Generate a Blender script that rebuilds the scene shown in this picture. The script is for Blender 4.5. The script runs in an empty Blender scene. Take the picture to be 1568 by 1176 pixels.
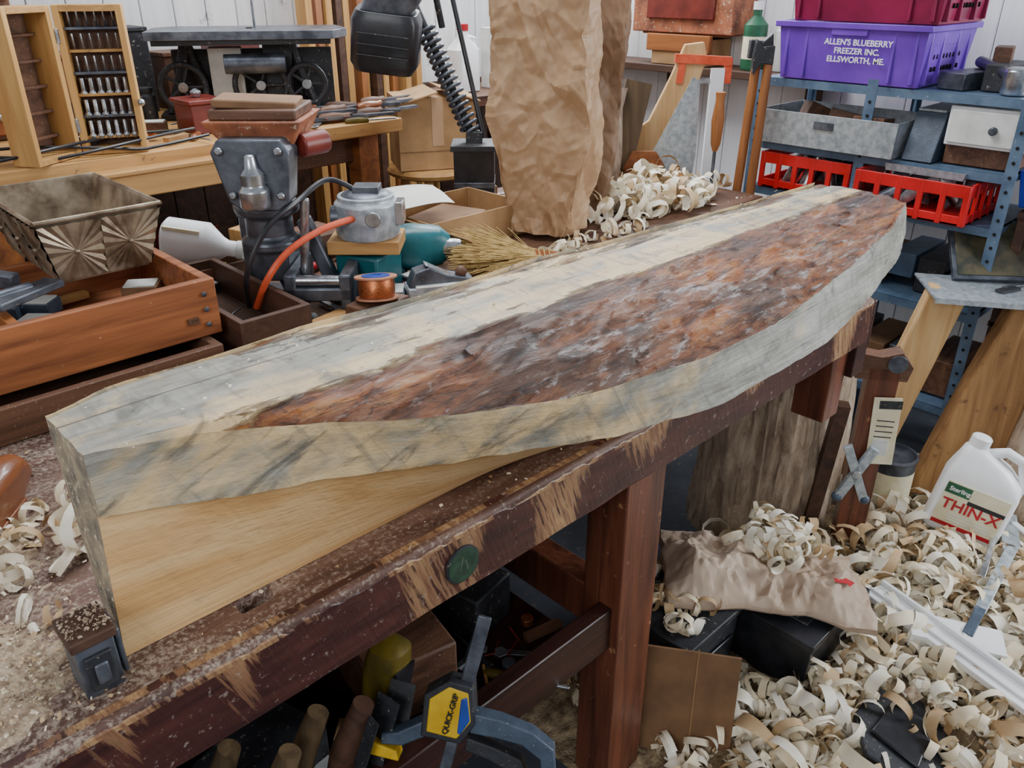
import bpy, math, random
import numpy as np
from mathutils import Vector, Matrix, Euler, noise
random.seed(7)
DZ=0.28
CAMR=math.radians(-44.03)
def C(h):
    h=h.lstrip('#'); o=[]
    for i in (0,2,4):
        c=int(h[i:i+2],16)/255
        o.append(c/12.92 if c<=.04045 else ((c+.055)/1.055)**2.4)
    return (o[0],o[1],o[2],1)

# ---------------- materials
def newmat(name):
    m=bpy.data.materials.new(name); m.use_nodes=True
    nt=m.node_tree; b=nt.nodes['Principled BSDF']
    return m,nt,b
def N(nt,t,**k):
    n=nt.nodes.new(t)
    for a,v in k.items(): setattr(n,a,v)
    return n
def noisen(nt,coord,scale,stretch=(1,1,1),detail=6,dist=0,rough=.55):
    mp=N(nt,'ShaderNodeMapping'); mp.inputs['Scale'].default_value=stretch
    nt.links.new(coord,mp.inputs['Vector'])
    n=N(nt,'ShaderNodeTexNoise'); n.inputs['Scale'].default_value=scale
    n.inputs['Detail'].default_value=detail; n.inputs['Distortion'].default_value=dist
    n.inputs['Roughness'].default_value=rough
    nt.links.new(mp.outputs[0],n.inputs['Vector']); return n.outputs['Fac']
def ramp(nt,fac,stops):
    r=N(nt,'ShaderNodeValToRGB'); e=r.color_ramp.elements
    while len(e)<len(stops): e.new(.5)
    for i,(p,c) in enumerate(stops):
        e[i].position=p; e[i].color=c if len(c)==4 else (*c,1)
    nt.links.new(fac,r.inputs[0]); return r.outputs[0]
def mixc(nt,f,a,b):
    m=N(nt,'ShaderNodeMix',data_type='RGBA')
    for s,v in ((m.inputs[0],f),(m.inputs[6],a),(m.inputs[7],b)):
        if hasattr(v,'links'): nt.links.new(v,s)
        else: s.default_value=v
    return m.outputs[2]
def math_(nt,op,a,b=0,clamp=False):
    m=N(nt,'ShaderNodeMath',operation=op,use_clamp=clamp)
    for s,v in ((m.inputs[0],a),(m.inputs[1],b)):
        if hasattr(v,'links'): nt.links.new(v,s)
        else: s.default_value=v
    return m.outputs[0]
W0=(0,0,0,1); W1=(1,1,1,1)
def bump(nt,b,h,strength=.3,dist=.003):
    bm=N(nt,'ShaderNodeBump'); bm.inputs['Strength'].default_value=strength; bm.inputs['Distance'].default_value=dist
    nt.links.new(h,bm.inputs['Height']); nt.links.new(bm.outputs[0],b.inputs['Normal'])
def G(name,c1,c2=None,scale=8,stretch=(1,1,1),rough=.6,metal=0,bs=.2,lo=.35,hi=.65,dist=0,dust=None,bscale=4,coat=0,bd=.003):
    m,nt,b=newmat(name)
    tc=N(nt,'ShaderNodeTexCoord').outputs['Object']
    c1=C(c1); c2=C(c2) if c2 else tuple([x*.75 for x in c1[:3]]+[1])
    f=noisen(nt,tc,scale,stretch,dist=dist)
    col=ramp(nt,f,[(lo,c1),(hi,c2)])
    if dust:
        f2=noisen(nt,tc,dust[1],detail=8,rough=.7)
        k=ramp(nt,f2,[(dust[2],W0),(dust[2]+.08,W1)])
        col=mixc(nt,k,col,C(dust[0]))
    nt.links.new(col,b.inputs['Base Color'])
    b.inputs['Roughness'].default_value=rough; b.inputs['Metallic'].default_value=metal
    b.inputs['Coat Weight'].default_value=coat
    if bs: bump(nt,b,noisen(nt,tc,scale*bscale,stretch),bs,bd)
    return m
def wood(name,c1,c2,axis=0,scale=1,rough=.6,dust=None,bs=.3,coat=0):
    st=[22,22,22]; st[axis]=1.6
    return G(name,c1,c2,scale=scale,stretch=tuple(st),rough=rough,dist=1.2,dust=dust,bs=bs,lo=.3,hi=.7,bscale=5,coat=coat)

DUST=('#cdbfa8',160,.62)
M={}
M['pine']=wood('pine','#cc9e60','#a27440',0,dust=('#806244',30,.62))
M['pine_y']=wood('pine_y','#e0b068','#c08a48',1)
M['pine_z']=wood('pine_z','#d8aa68','#b28044',2)
M['fir_x']=wood('fir_x','#ae6a3e','#6a381e',0,dust=('#c9a67c',60,.66))
M['fir_y']=wood('fir_y','#a8652f','#74401f',1)
M['dk_x']=wood('darkwood_x','#74503a','#44291c',0,dust=DUST)
M['dk_y']=wood('darkwood_y','#5e4030','#3a251a',1,dust=('#a89680',90,.66))
M['bench_leg']=wood('bench_leg_varnish','#7a4530','#40231a',2,rough=.35,dust=('#b58860',26,.62))
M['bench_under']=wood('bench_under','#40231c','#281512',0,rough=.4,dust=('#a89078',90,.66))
M['cream']=G('shaving_cream','#ebdfc6','#d3c09c',scale=14,rough=.6,bs=.1)
M['cream2']=G('shaving_pale','#f5efe2','#e2d7bc',scale=14,rough=.6,bs=.1)
M['cream3']=G('shaving_tan','#d0b48a','#b08e66',scale=14,rough=.6,bs=.1)
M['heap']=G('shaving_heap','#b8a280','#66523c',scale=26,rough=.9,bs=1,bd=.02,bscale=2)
M['sawdust']=G('sawdust','#c2ae94','#88705c',scale=60,rough=.95,bs=1,dust=('#dccfb6',170,.55))
M['black']=G('black_plastic','#1b1c20','#2a2b31',scale=20,rough=.34,bs=.1)
M['blackd']=G('black_dusty','#222328','#313338',scale=20,rough=.55,dust=('#9c9488',70,.6))
M['iron']=G('cast_iron','#6f747e','#42464f',scale=18,rough=.4,metal=.55,dust=('#9a8a78',60,.64))
M['steel']=G('steel','#c6cacf','#92969c',scale=25,rough=.26,metal=.9)
M['galv']=G('galvanised','#c2cad0','#98a2aa',scale=45,rough=.42,metal=.45,bs=.1)
M['shelfblue']=G('shelf_blue_paint','#62788f','#485c74',scale=12,rough=.45,dust=('#a9b3bd',60,.64))
M['purple']=G('purple_plastic','#7c46c6','#6636ac',scale=6,rough=.35,bs=.05)
M['maroon']=G('maroon_plastic','#8d1a48','#6d1438',scale=6,rough=.35,bs=.05)
M['red']=G('red_plastic','#dc2428','#b81a1c',scale=6,rough=.35,bs=.05)
M['blue']=G('blue_plastic','#2848d0','#2038a8',scale=6,rough=.35,bs=.05)
M['white']=G('white_plastic','#f6f7f8','#e6e8ea',scale=6,rough=.35,bs=.05)
M['offw']=G('offwhite','#e2e3df','#c8cbc6',scale=10,rough=.55,bs=.1,dust=('#8b7a62',50,.7))
M['label']=G('label_paper','#ece6ca','#dcd3ae',scale=20,rough=.7,bs=.05)
M['green']=G('green_label','#2a6a4a','#1c5236',scale=20,rough=.5,bs=.05)
M['badge']=G('badge_green','#2c4a36','#1c3426',scale=60,rough=.5,bs=.05)
M['badge2']=G('badge_mark','#50604a','#40503a',scale=60,rough=.5,bs=.05)
M['redtxt']=G('red_print','#c41a2a','#a81420',scale=20,rough=.5,bs=0)
M['teal']=G('teal_plastic','#1c6a74','#114e56',scale=14,rough=.4,dust=('#8c9a96',70,.66))
M['orange']=G('orange_rubber','#e66440','#cc4c28',scale=20,rough=.45,bs=.1)
M['rust']=G('rust_orange_paint','#b36c48','#74432f',scale=14,rough=.65,dust=('#cdbaa0',60,.58))
M['kraft']=G('kraft_paper','#bf9c78','#ab8763',scale=5,rough=.5,bs=.1,bscale=3,bd=.002)
M['kraft_d']=G('kraft_paper_shaded','#86664a','#6c5038',scale=6,rough=.6,bs=.1,bscale=3,bd=.002)  # darker kraft copy: the bag's shadow side put into the colour
M['kraft_p']=G('kraft_paper_pale','#c2ac98','#a68e78',scale=6,rough=.55,bs=.15,bscale=3,bd=.002)
M['card']=G('cardboard','#b08a60','#96744c',scale=10,rough=.8,bs=.1)
M['card_d']=G('cardboard_aged','#8a6848','#74543a',scale=10,rough=.8,bs=.1)
M['copper']=G('copper','#d88a5c','#a8603e',scale=90,stretch=(1,1,4),rough=.3,metal=.85)
M['flange']=G('spool_flange','#c98f74','#b07858',scale=20,rough=.4,bs=.05)
M['wallw']=wood('painted_boards','#ececec','#d4d6d8',2,rough=.6,dust=('#909294',7,.60),bs=.15)
M['wallb']=wood('painted_boards_bright','#fbfcfe','#eceff4',2,rough=.5,dust=('#b8bcc0',7,.68),bs=.15)
M['bristle']=G('bristle','#c4a86c','#9c7e44',scale=40,rough=.7,bs=0)
M['yellow']=G('yellow_plastic','#e2b81c','#c89c10',scale=20,rough=.4,bs=.05)
M['dullyellow']=G('dull_yellow','#6e5c14','#4c400e',scale=20,rough=.5,bs=.05)
M['bluegray']=G('bluegray_plastic','#4c596a','#3a4656',scale=30,rough=.45,dust=('#a9b0b6',120,.62))
M['deepblue']=G('deepblue','#2a4fb0','#1c3c90',scale=20,rough=.4,bs=.05)
M['tin']=G('antique_tin','#b5a690','#6c5a48',scale=16,rough=.34,metal=.7,bs=.2)
M['redbrown']=G('redbrown_lacquer','#7c2f24','#5c1f1a',scale=10,rough=.4)
M['handle']=wood('handle_wood','#9c5c32','#62331b',0,rough=.3,coat=.3)
M['handle_z']=wood('handle_wood_z','#b0723f','#744423',2,rough=.4)
M['olddowel']=wood('old_dowel','#6e583c','#443422',2,rough=.6)
M['hair']=wood('split_wood','#b98e5c','#835a34',2,rough=.7,bs=.6,dust=('#6e4e34',14,.6))
M['hair2']=wood('split_wood_pale','#dcb884','#bf925c',2,rough=.7,bs=.6)
M['glassy']=G('picture','#6a6048','#343a34',scale=14,rough=.15,bs=0)
M['paper']=G('paper','#e0ded8','#d0cdc6',scale=8,rough=.8,bs=.1)
M['shadow']=G('dark_cavity','#14100e','#0c0a09',scale=8,rough=.9,bs=0)
M['concrete']=G('floor_concrete','#454a54','#30343c',scale=5,rough=.75,dust=('#8a7c66',30,.6))

# log material
def logmat():
    m,nt,b=newmat('hewn_log'); L=nt.links
    tc=N(nt,'ShaderNodeTexCoord').outputs['Object']
    ab=N(nt,'ShaderNodeAttribute',attribute_name='bark').outputs['Fac']
    as_=N(nt,'ShaderNodeAttribute',attribute_name='stain').outputs['Fac']
    g=noisen(nt,tc,1,(.9,13,13),dist=.6,detail=5,rough=.5)
    base=ramp(nt,g,[(.28,C('#b08248')),(.45,C('#cfa26a')),(.62,C('#dfb984')),(.8,C('#bd8f58'))])
    fine=noisen(nt,tc,1,(4,150,150))
    base=mixc(nt,ramp(nt,fine,[(.55,W0),(.8,(.42,.42,.42,1))]),base,C('#946a42'))
    spk=noisen(nt,tc,1,(30,60,60),detail=8,rough=.75)
    base=mixc(nt,ramp(nt,spk,[(.58,W0),(.72,(.5,.5,.5,1))]),base,C('#8c7c68'))
    rot=N(nt,'ShaderNodeMapping'); rot.inputs['Rotation'].default_value=(0,.5,0); L.new(tc,rot.inputs[0])
    s=noisen(nt,rot.outputs[0],1,(6,9,16),dist=.5,detail=9,rough=.6)
    s2=noisen(nt,tc,1,(4,16,16),dist=.4,detail=8)
    sm=math_(nt,'ADD',math_(nt,'MULTIPLY',s,.6),math_(nt,'MULTIPLY',s2,.4))
    base=mixc(nt,ramp(nt,as_,[(.25,W0),(.42,(.62,.62,.62,1))]),base,ramp(nt,s2,[(.35,C('#e4cfa0')),(.65,C('#d0b684'))]))
    sf=math_(nt,'ADD',sm,math_(nt,'MULTIPLY',math_(nt,'SUBTRACT',as_,.5),.6))
    k=ramp(nt,sf,[(.44,W0),(.60,(.88,.88,.88,1))])
    base=mixc(nt,k,base,ramp(nt,noisen(nt,tc,1,(6,40,40)),[(.3,C('#64665f')),(.5,C('#848784')),(.7,C('#a2a39c'))]))
    # rough vertical saw marks in the stained sapwood
    saw_=noisen(nt,rot.outputs[0],1,(70,8,6),detail=4)
    sw=math_(nt,'MULTIPLY',ramp(nt,saw_,[(.56,W0),(.66,(.45,.45,.45,1))]),math_(nt,'GREATER_THAN',as_,.36))
    base=mixc(nt,sw,base,C('#77746a'))
    dk=noisen(nt,rot.outputs[0],1,(7,14,30),dist=.6,detail=9,rough=.65)
    dm=math_(nt,'MULTIPLY',ramp(nt,dk,[(.54,W0),(.66,(.7,.7,.7,1))]),math_(nt,'GREATER_THAN',as_,.3))
    base=mixc(nt,dm,base,C('#504e48'))
    # bark / weathered face
    n1=noisen(nt,tc,1,(9,30,30),dist=.7,detail=10,rough=.66)
    bark=ramp(nt,n1,[(.30,C('#2c1a13')),(.42,C('#5c3824')),(.50,C('#854f2f')),(.58,C('#926344')),(.66,C('#6c4834')),(.76,C('#a59288'))])
    no=noisen(nt,tc,1,(3.6,12,12),dist=.8,detail=8,rough=.65)
    bark=mixc(nt,ramp(nt,no,[(.50,W0),(.58,(.85,.85,.85,1))]),bark,ramp(nt,n1,[(.38,C('#643214')),(.5,C('#ac5e20')),(.62,C('#c98538'))]))
    n4=noisen(nt,tc,1,(2.6,8,8),detail=5,dist=.6)
    bark=mixc(nt,ramp(nt,n4,[(.40,(.75,.75,.75,1)),(.50,W0)]),bark,ramp(nt,n1,[(.35,C('#241712')),(.65,C('#4a342a'))]))
    n3=noisen(nt,tc,1,(15,55,55),detail=9,rough=.75,dist=.4)
    n5=noisen(nt,tc,1,(2.2,6,6),detail=3)
    w=math_(nt,'ADD',n3,math_(nt,'MULTIPLY',math_(nt,'SUBTRACT',n5,.5),.45))
    bark=mixc(nt,ramp(nt,w,[(.56,W0),(.67,(.8,.8,.8,1))]),bark,C('#c2bab8'))
    ck=noisen(nt,tc,1,(3.0,42,42),detail=5,dist=.8)
    ck=math_(nt,'ABSOLUTE',math_(nt,'SUBTRACT',ck,.5))
    bark=mixc(nt,ramp(nt,ck,[(.0,(.9,.9,.9,1)),(.014,W0)]),bark,C('#1a100c'))
    e=noisen(nt,tc,1,(7,30,30),detail=8,rough=.65)
    mk=math_(nt,'ADD',ab,math_(nt,'MULTIPLY',math_(nt,'SUBTRACT',e,.5),1.7))
    mask=ramp(nt,mk,[(.40,W0),(.60,W1)])
    col=mixc(nt,mask,base,bark)
    sep=N(nt,'ShaderNodeSeparateXYZ'); L.new(tc,sep.inputs[0])
    wob=math_(nt,'MULTIPLY',math_(nt,'SUBTRACT',noisen(nt,tc,4,(1,0,0)),.5),.02)
    yy=math_(nt,'ABSOLUTE',math_(nt,'SUBTRACT',math_(nt,'ADD',sep.outputs[1],wob),.185))
    line=math_(nt,'LESS_THAN',yy,.0018)
    line=math_(nt,'MULTIPLY',line,math_(nt,'GREATER_THAN',sep.outputs[2],1.14))
    col=mixc(nt,math_(nt,'MULTIPLY',line,.8),col,C('#4a4038'))
    L.new(col,b.inputs['Base Color'])
    rr=ramp(nt,mask,[(0,(.5,.5,.5,1)),(1,(.33,.33,.33,1))]); L.new(rr,b.inputs['Roughness'])
    h=math_(nt,'ADD',math_(nt,'MULTIPLY',math_(nt,'MULTIPLY',n1,mask),2.2),math_(nt,'MULTIPLY',fine,.25))
    h=math_(nt,'ADD',h,math_(nt,'MULTIPLY',math_(nt,'MULTIPLY',n3,mask),.7))
    h=math_(nt,'ADD',h,math_(nt,'MULTIPLY',saw_,.12))
    bump(nt,b,h,.8,.011)
    return m
M['log']=logmat()
M['endgrain']=G('end_grain','#aa9a80','#6c665c',scale=30,rough=.8,bs=.8,dust=('#d4c8ac',90,.56))
def barkmat():
    m,nt,b=newmat('rough_bark')
    tc=N(nt,'ShaderNodeTexCoord').outputs['Object']
    n=noisen(nt,tc,1,(26,26,7),dist=.8,detail=10,rough=.7)
    c=ramp(nt,n,[(.28,C('#655345')),(.42,C('#9c8672')),(.58,C('#c0ac96')),(.75,C('#dccdb8'))])
    nt.links.new(c,b.inputs['Base Color']); b.inputs['Roughness'].default_value=.85
    bump(nt,b,n,.8,.014); return m
M['bark']=barkmat()
def benchfront():
    m,nt,b=newmat('bench_front_worn')
    tc=N(nt,'ShaderNodeTexCoord').outputs['Object']
    n=noisen(nt,tc,1,(5,30,30),dist=.8)
    c=ramp(nt,n,[(.35,C('#331a17')),(.65,C('#502b25'))])
    rot=N(nt,'ShaderNodeMapping'); rot.inputs['Rotation'].default_value=(0,.35,0); nt.links.new(tc,rot.inputs[0])
    st=noisen(nt,rot.outputs[0],1,(85,30,8),detail=7,rough=.65)
    sep=N(nt,'ShaderNodeSeparateXYZ'); nt.links.new(tc,sep.inputs[0])
    hz=math_(nt,'MULTIPLY',math_(nt,'SUBTRACT',sep.outputs[2],.80),1.8)
    big=noisen(nt,tc,1,(4.6,1,1),detail=1)
    w=math_(nt,'ADD',math_(nt,'ADD',st,hz),math_(nt,'MULTIPLY',math_(nt,'SUBTRACT',big,.52),3.0))
    ar=math_(nt,'MULTIPLY',math_(nt,'GREATER_THAN',sep.outputs[2],.832),math_(nt,'MULTIPLY',noisen(nt,tc,14,(1,1,1)),.40))
    w=math_(nt,'ADD',w,ar)
    k=ramp(nt,w,[(.60,W0),(.70,(.9,.9,.9,1))])
    c=mixc(nt,k,c,ramp(nt,st,[(.4,C('#b89468')),(.55,C('#8c664a')),(.7,C('#60402e'))]))
    d=noisen(nt,tc,60,detail=6,rough=.7)
    c=mixc(nt,ramp(nt,d,[(.60,W0),(.69,(.7,.7,.7,1))]),c,C('#aea094'))
    nt.links.new(c,b.inputs['Base Color']); b.inputs['Roughness'].default_value=.4
    bump(nt,b,st,.4,.004); return m
M['bfront']=benchfront()
def benchtop():
    m,nt,b=newmat('bench_top_dusty')
    tc=N(nt,'ShaderNodeTexCoord').outputs['Object']
    n=noisen(nt,tc,1,(3,14,14),dist=1,detail=8)
    c=ramp(nt,n,[(.35,C('#4a3128')),(.5,C('#66483c')),(.68,C('#84685a'))])
    sep=N(nt,'ShaderNodeSeparateXYZ'); nt.links.new(tc,sep.inputs[0])
    d=noisen(nt,tc,120,detail=8,rough=.75)
    lf=math_(nt,'MULTIPLY',math_(nt,'SUBTRACT',.45,sep.outputs[0]),.10)
    d2=noisen(nt,tc,1,(9,24,24),detail=6)
    d=math_(nt,'ADD',math_(nt,'ADD',d,lf),math_(nt,'MULTIPLY',math_(nt,'SUBTRACT',d2,.5),.35))
    c=mixc(nt,ramp(nt,d,[(.51,W0),(.67,(.8,.8,.8,1))]),c,C('#b8a898'))
    nt.links.new(c,b.inputs['Base Color']); b.inputs['Roughness'].default_value=.5
    bump(nt,b,d,.5,.003); return m
M['btop']=benchtop()

# ---------------- mesh builder
def rotM(rx=0,ry=0,rz=0): return Euler((rx,ry,rz)).to_matrix().to_4x4()
def TR(x,y,z,rx=0,ry=0,rz=0): return Matrix.Translation((x,y,z))@rotM(rx,ry,rz)
class MB:
    def __init__(s): s.v=[];s.f=[];s.m=[];s.mats=[]
    def mi(s,mat):
        if isinstance(mat,str): mat=M[mat]
        if mat not in s.mats: s.mats.append(mat)
        return s.mats.index(mat)
    def add(s,vs,fs,mat,T=None):
        o=len(s.v); i=s.mi(mat)
        for p in vs:
            p=Vector(p); s.v.append(T@p if T is not None else p)
        for f in fs: s.f.append([a+o for a in f]); s.m.append(i)
    def box(s,x0,x1,y0,y1,z0,z1,mat,T=None):
        s.add([(x0,y0,z0),(x1,y0,z0),(x1,y1,z0),(x0,y1,z0),(x0,y0,z1),(x1,y0,z1),(x1,y1,z1),(x0,y1,z1)],
              [(0,3,2,1),(4,5,6,7),(0,1,5,4),(1,2,6,5),(2,3,7,6),(3,0,4,7)],mat,T)
    def bc(s,c,d,mat,r=(0,0,0)):
        s.box(-d[0]/2,d[0]/2,-d[1]/2,d[1]/2,-d[2]/2,d[2]/2,mat,TR(*c,*r))
    def frus(s,b,t,z0,z1,mat,T=None):
        s.add([(b[0],b[2],z0),(b[1],b[2],z0),(b[1],b[3],z0),(b[0],b[3],z0),(t[0],t[2],z1),(t[1],t[2],z1),(t[1],t[3],z1),(t[0],t[3],z1)],
              [(0,3,2,1),(4,5,6,7),(0,1,5,4),(1,2,6,5),(2,3,7,6),(3,0,4,7)],mat,T)
    def cyl(s,p0,p1,r0,mat,r1=None,seg=20,cap=True):
        r1=r0 if r1 is None else r1
        p0=Vector(p0);p1=Vector(p1); q=(p1-p0).to_track_quat('Z','Y')
        vs=[];fs=[]
        for p,r in ((p0,r0),(p1,r1)):
            for i in range(seg):
                a=2*math.pi*i/seg; vs.append(p+q@Vector((r*math.cos(a),r*math.sin(a),0)))
        for i in range(seg):
            j=(i+1)%seg; fs.append((i,j,seg+j,seg+i))
        if cap: fs.append(tuple(range(seg))[::-1]); fs.append(tuple(range(seg,2*seg)))
        s.add(vs,fs,mat)
    def loft(s,rings,mat,seg=32,T=None,cap=True,fn=None,captop=True):
        vs=[];fs=[]
        for k,(cx,cy,cz,rx,ry,n) in enumerate(rings):
            for i in range(seg):
                a=2*math.pi*i/seg; c,d=math.cos(a),math.sin(a)
                p=Vector((cx+rx*math.copysign(abs(c)**(2/n),c),cy+ry*math.copysign(abs(d)**(2/n),d),cz))
                if fn: p=fn(p,Vector((c,d,0)),k)
                vs.append(p)
        R=len(rings)
        for k in range(R-1):
            for i in range(seg):
                j=(i+1)%seg; fs.append((k*seg+i,k*seg+j,(k+1)*seg+j,(k+1)*seg+i))
        if cap: fs.append(tuple(range(seg))[::-1])
        if cap and captop: fs.append(tuple(range((R-1)*seg,R*seg)))
        s.add(vs,fs,mat,T)
    def lathe(s,prof,mat,T=None,seg=28,cap=True):
        s.loft([(0,0,z,max(r,1e-4),max(r,1e-4),2) for r,z in prof],mat,seg,T,cap)
    def ball(s,c,r,mat,T=None,seg=20):
        if not hasattr(r,'__len__'): r=(r,r,r)
        T0=Matrix.Translation(c); T0=T@T0 if T is not None else T0
        s.loft([(0,0,r[2]*math.sin(a),max(r[0]*math.cos(a),1e-4),max(r[1]*math.cos(a),1e-4),2) for a in [math.pi*(k/10-.5) for k in range(11)]],mat,seg,T0)
    def tube(s,pts,r,mat,seg=8,T=None):
        pts=[Vector(p) for p in pts]; n=len(pts); vs=[];fs=[]
        up=None
        for i,p in enumerate(pts):
            d=(pts[min(i+1,n-1)]-pts[max(i-1,0)]).normalized()
            if up is None: up=d.orthogonal().normalized()
            up=(up-d*up.dot(d)).normalized(); sd=d.cross(up)
            rr=r[i] if hasattr(r,'__len__') else r
            for k in range(seg):
                a=2*math.pi*k/seg; vs.append(p+up*(rr*math.cos(a))+sd*(rr*math.sin(a)))
        for i in range(n-1):
            for k in range(seg):
                j=(k+1)%seg; fs.append((i*seg+k,i*seg+j,(i+1)*seg+j,(i+1)*seg+k))
        fs.append(tuple(range(seg))[::-1]); fs.append(tuple(range((n-1)*seg,n*seg)))
        s.add(vs,fs,mat,T)
    def prism(s,pts,h,mat,T=None):
        n=len(pts)
        vs=[(x,y,-h/2) for x,y in pts]+[(x,y,h/2) for x,y in pts]
        fs=[tuple(range(n))[::-1],tuple(range(n,2*n))]+[(i,(i+1)%n,n+(i+1)%n,n+i) for i in range(n)]
        s.add(vs,fs,mat,T)
    def tray(s,x0,x1,y0,y1,z0,z1,t,mat,T=None,fl=0):
        B=(x0,x1,y0,y1); Tt=(x0-fl,x1+fl,y0-fl,y1+fl)
        Bi=(x0+t,x1-t,y0+t,y1-t); Ti=(x0-fl+t,x1+fl-t,y0-fl+t,y1+fl-t)
        def q(b,z): return [(b[0],b[2],z),(b[1],b[2],z),(b[1],b[3],z),(b[0],b[3],z)]
        vs=q(B,z0)+q(Tt,z1)+q(Bi,z0+t)+q(Ti,z1)
        fs=[(0,3,2,1),(8,9,10,11)]
        for i in range(4):
            j=(i+1)%4
            fs+=[(i,j,4+j,4+i),(4+i,4+j,12+j,12+i),(12+i,12+j,8+j,8+i)]
        s.add(vs,fs,mat,T)
    def finish(s,name,loc=None,rot=(0,0,0),bevel=0,ang=35,parent=None,keep=False,seg=2):
        me=bpy.data.meshes.new(name)
        vs=s.v
        if loc is None and not keep:
            mn=[min(p[i] for p in vs) for i in range(3)]; mx=[max(p[i] for p in vs) for i in range(3)]
            o=Vector(((mn[0]+mx[0])/2,(mn[1]+mx[1])/2,mn[2])); vs=[p-o for p in vs]; loc=o
        elif keep: loc=(0,0,0)
        me.from_pydata([tuple(p) for p in vs],[],s.f)
        for m in s.mats: me.materials.append(m)
        me.polygons.foreach_set('material_index',s.m)
        me.polygons.foreach_set('use_smooth',[True]*len(s.f))
        me.update()
        try: me.set_sharp_from_angle(angle=math.radians(ang))
        except Exception: pass
        ob=bpy.data.objects.new(name,me); bpy.context.collection.objects.link(ob)
        ob.rotation_euler=rot
        if parent: ob.parent=parent; ob.location=loc
        else: ob.location=(loc[0],loc[1],loc[2]+DZ)
        if bevel:
            b=ob.modifiers.new('bevel','BEVEL'); b.width=bevel; b.segments=seg; b.limit_method='ANGLE'; b.angle_limit=math.radians(40)
        return ob
def textob(body,size,parent,mw,mat,name='lettering'):
    cu=bpy.data.curves.new(name,'FONT'); cu.body=body; cu.size=size; cu.extrude=.0006; cu.align_x='CENTER'; cu.offset=size*.02
    cu.materials.append(M[mat]); o=bpy.data.objects.new(name,cu); bpy.context.collection.objects.link(o)
    o.parent=parent; o.matrix_parent_inverse=Matrix.Identity(4); o.matrix_local=mw; return o

# ---------------- room
FZ=-.28
b=MB(); b.box(-3,5.6,-3.5,3.2,FZ-.1,FZ,'concrete'); b.finish('floor')
b=MB(); 
x=-3.0
while x<3.6:
    b.box(x,x+.138,2.9,2.95,1.12,2.5,'wallw'); b.box(x,x+.138,2.9,2.95,FZ,1.118,'dk_y'); x+=.142
b.box(-3,3.7,2.93,2.98,FZ,2.5,'wallw'); b.finish('wall_left',bevel=.003)
b=MB(); y=.1
while y<2.88:
    b.box(3.72,3.77,y,y+.148,FZ,2.5,'wallb'); y+=.152
b.box(3.75,3.8,.0,2.95,FZ,2.5,'wallb'); b.finish('wall_back',bevel=.003)
M['wall_d']=G('wall_gray_boards','#77726c','#585450',scale=3,stretch=(1,8,1),rough=.8)  # gray-brown boards for the right wall
b=MB(); b.box(5.5,5.6,-3.5,3.2,FZ,2.5,'wall_d')
for k in range(8): b.box(5.47,5.5,-3.4+k*.8,-3.3+k*.8,FZ,2.5,'dk_y')
b.finish('wall_right')

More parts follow.
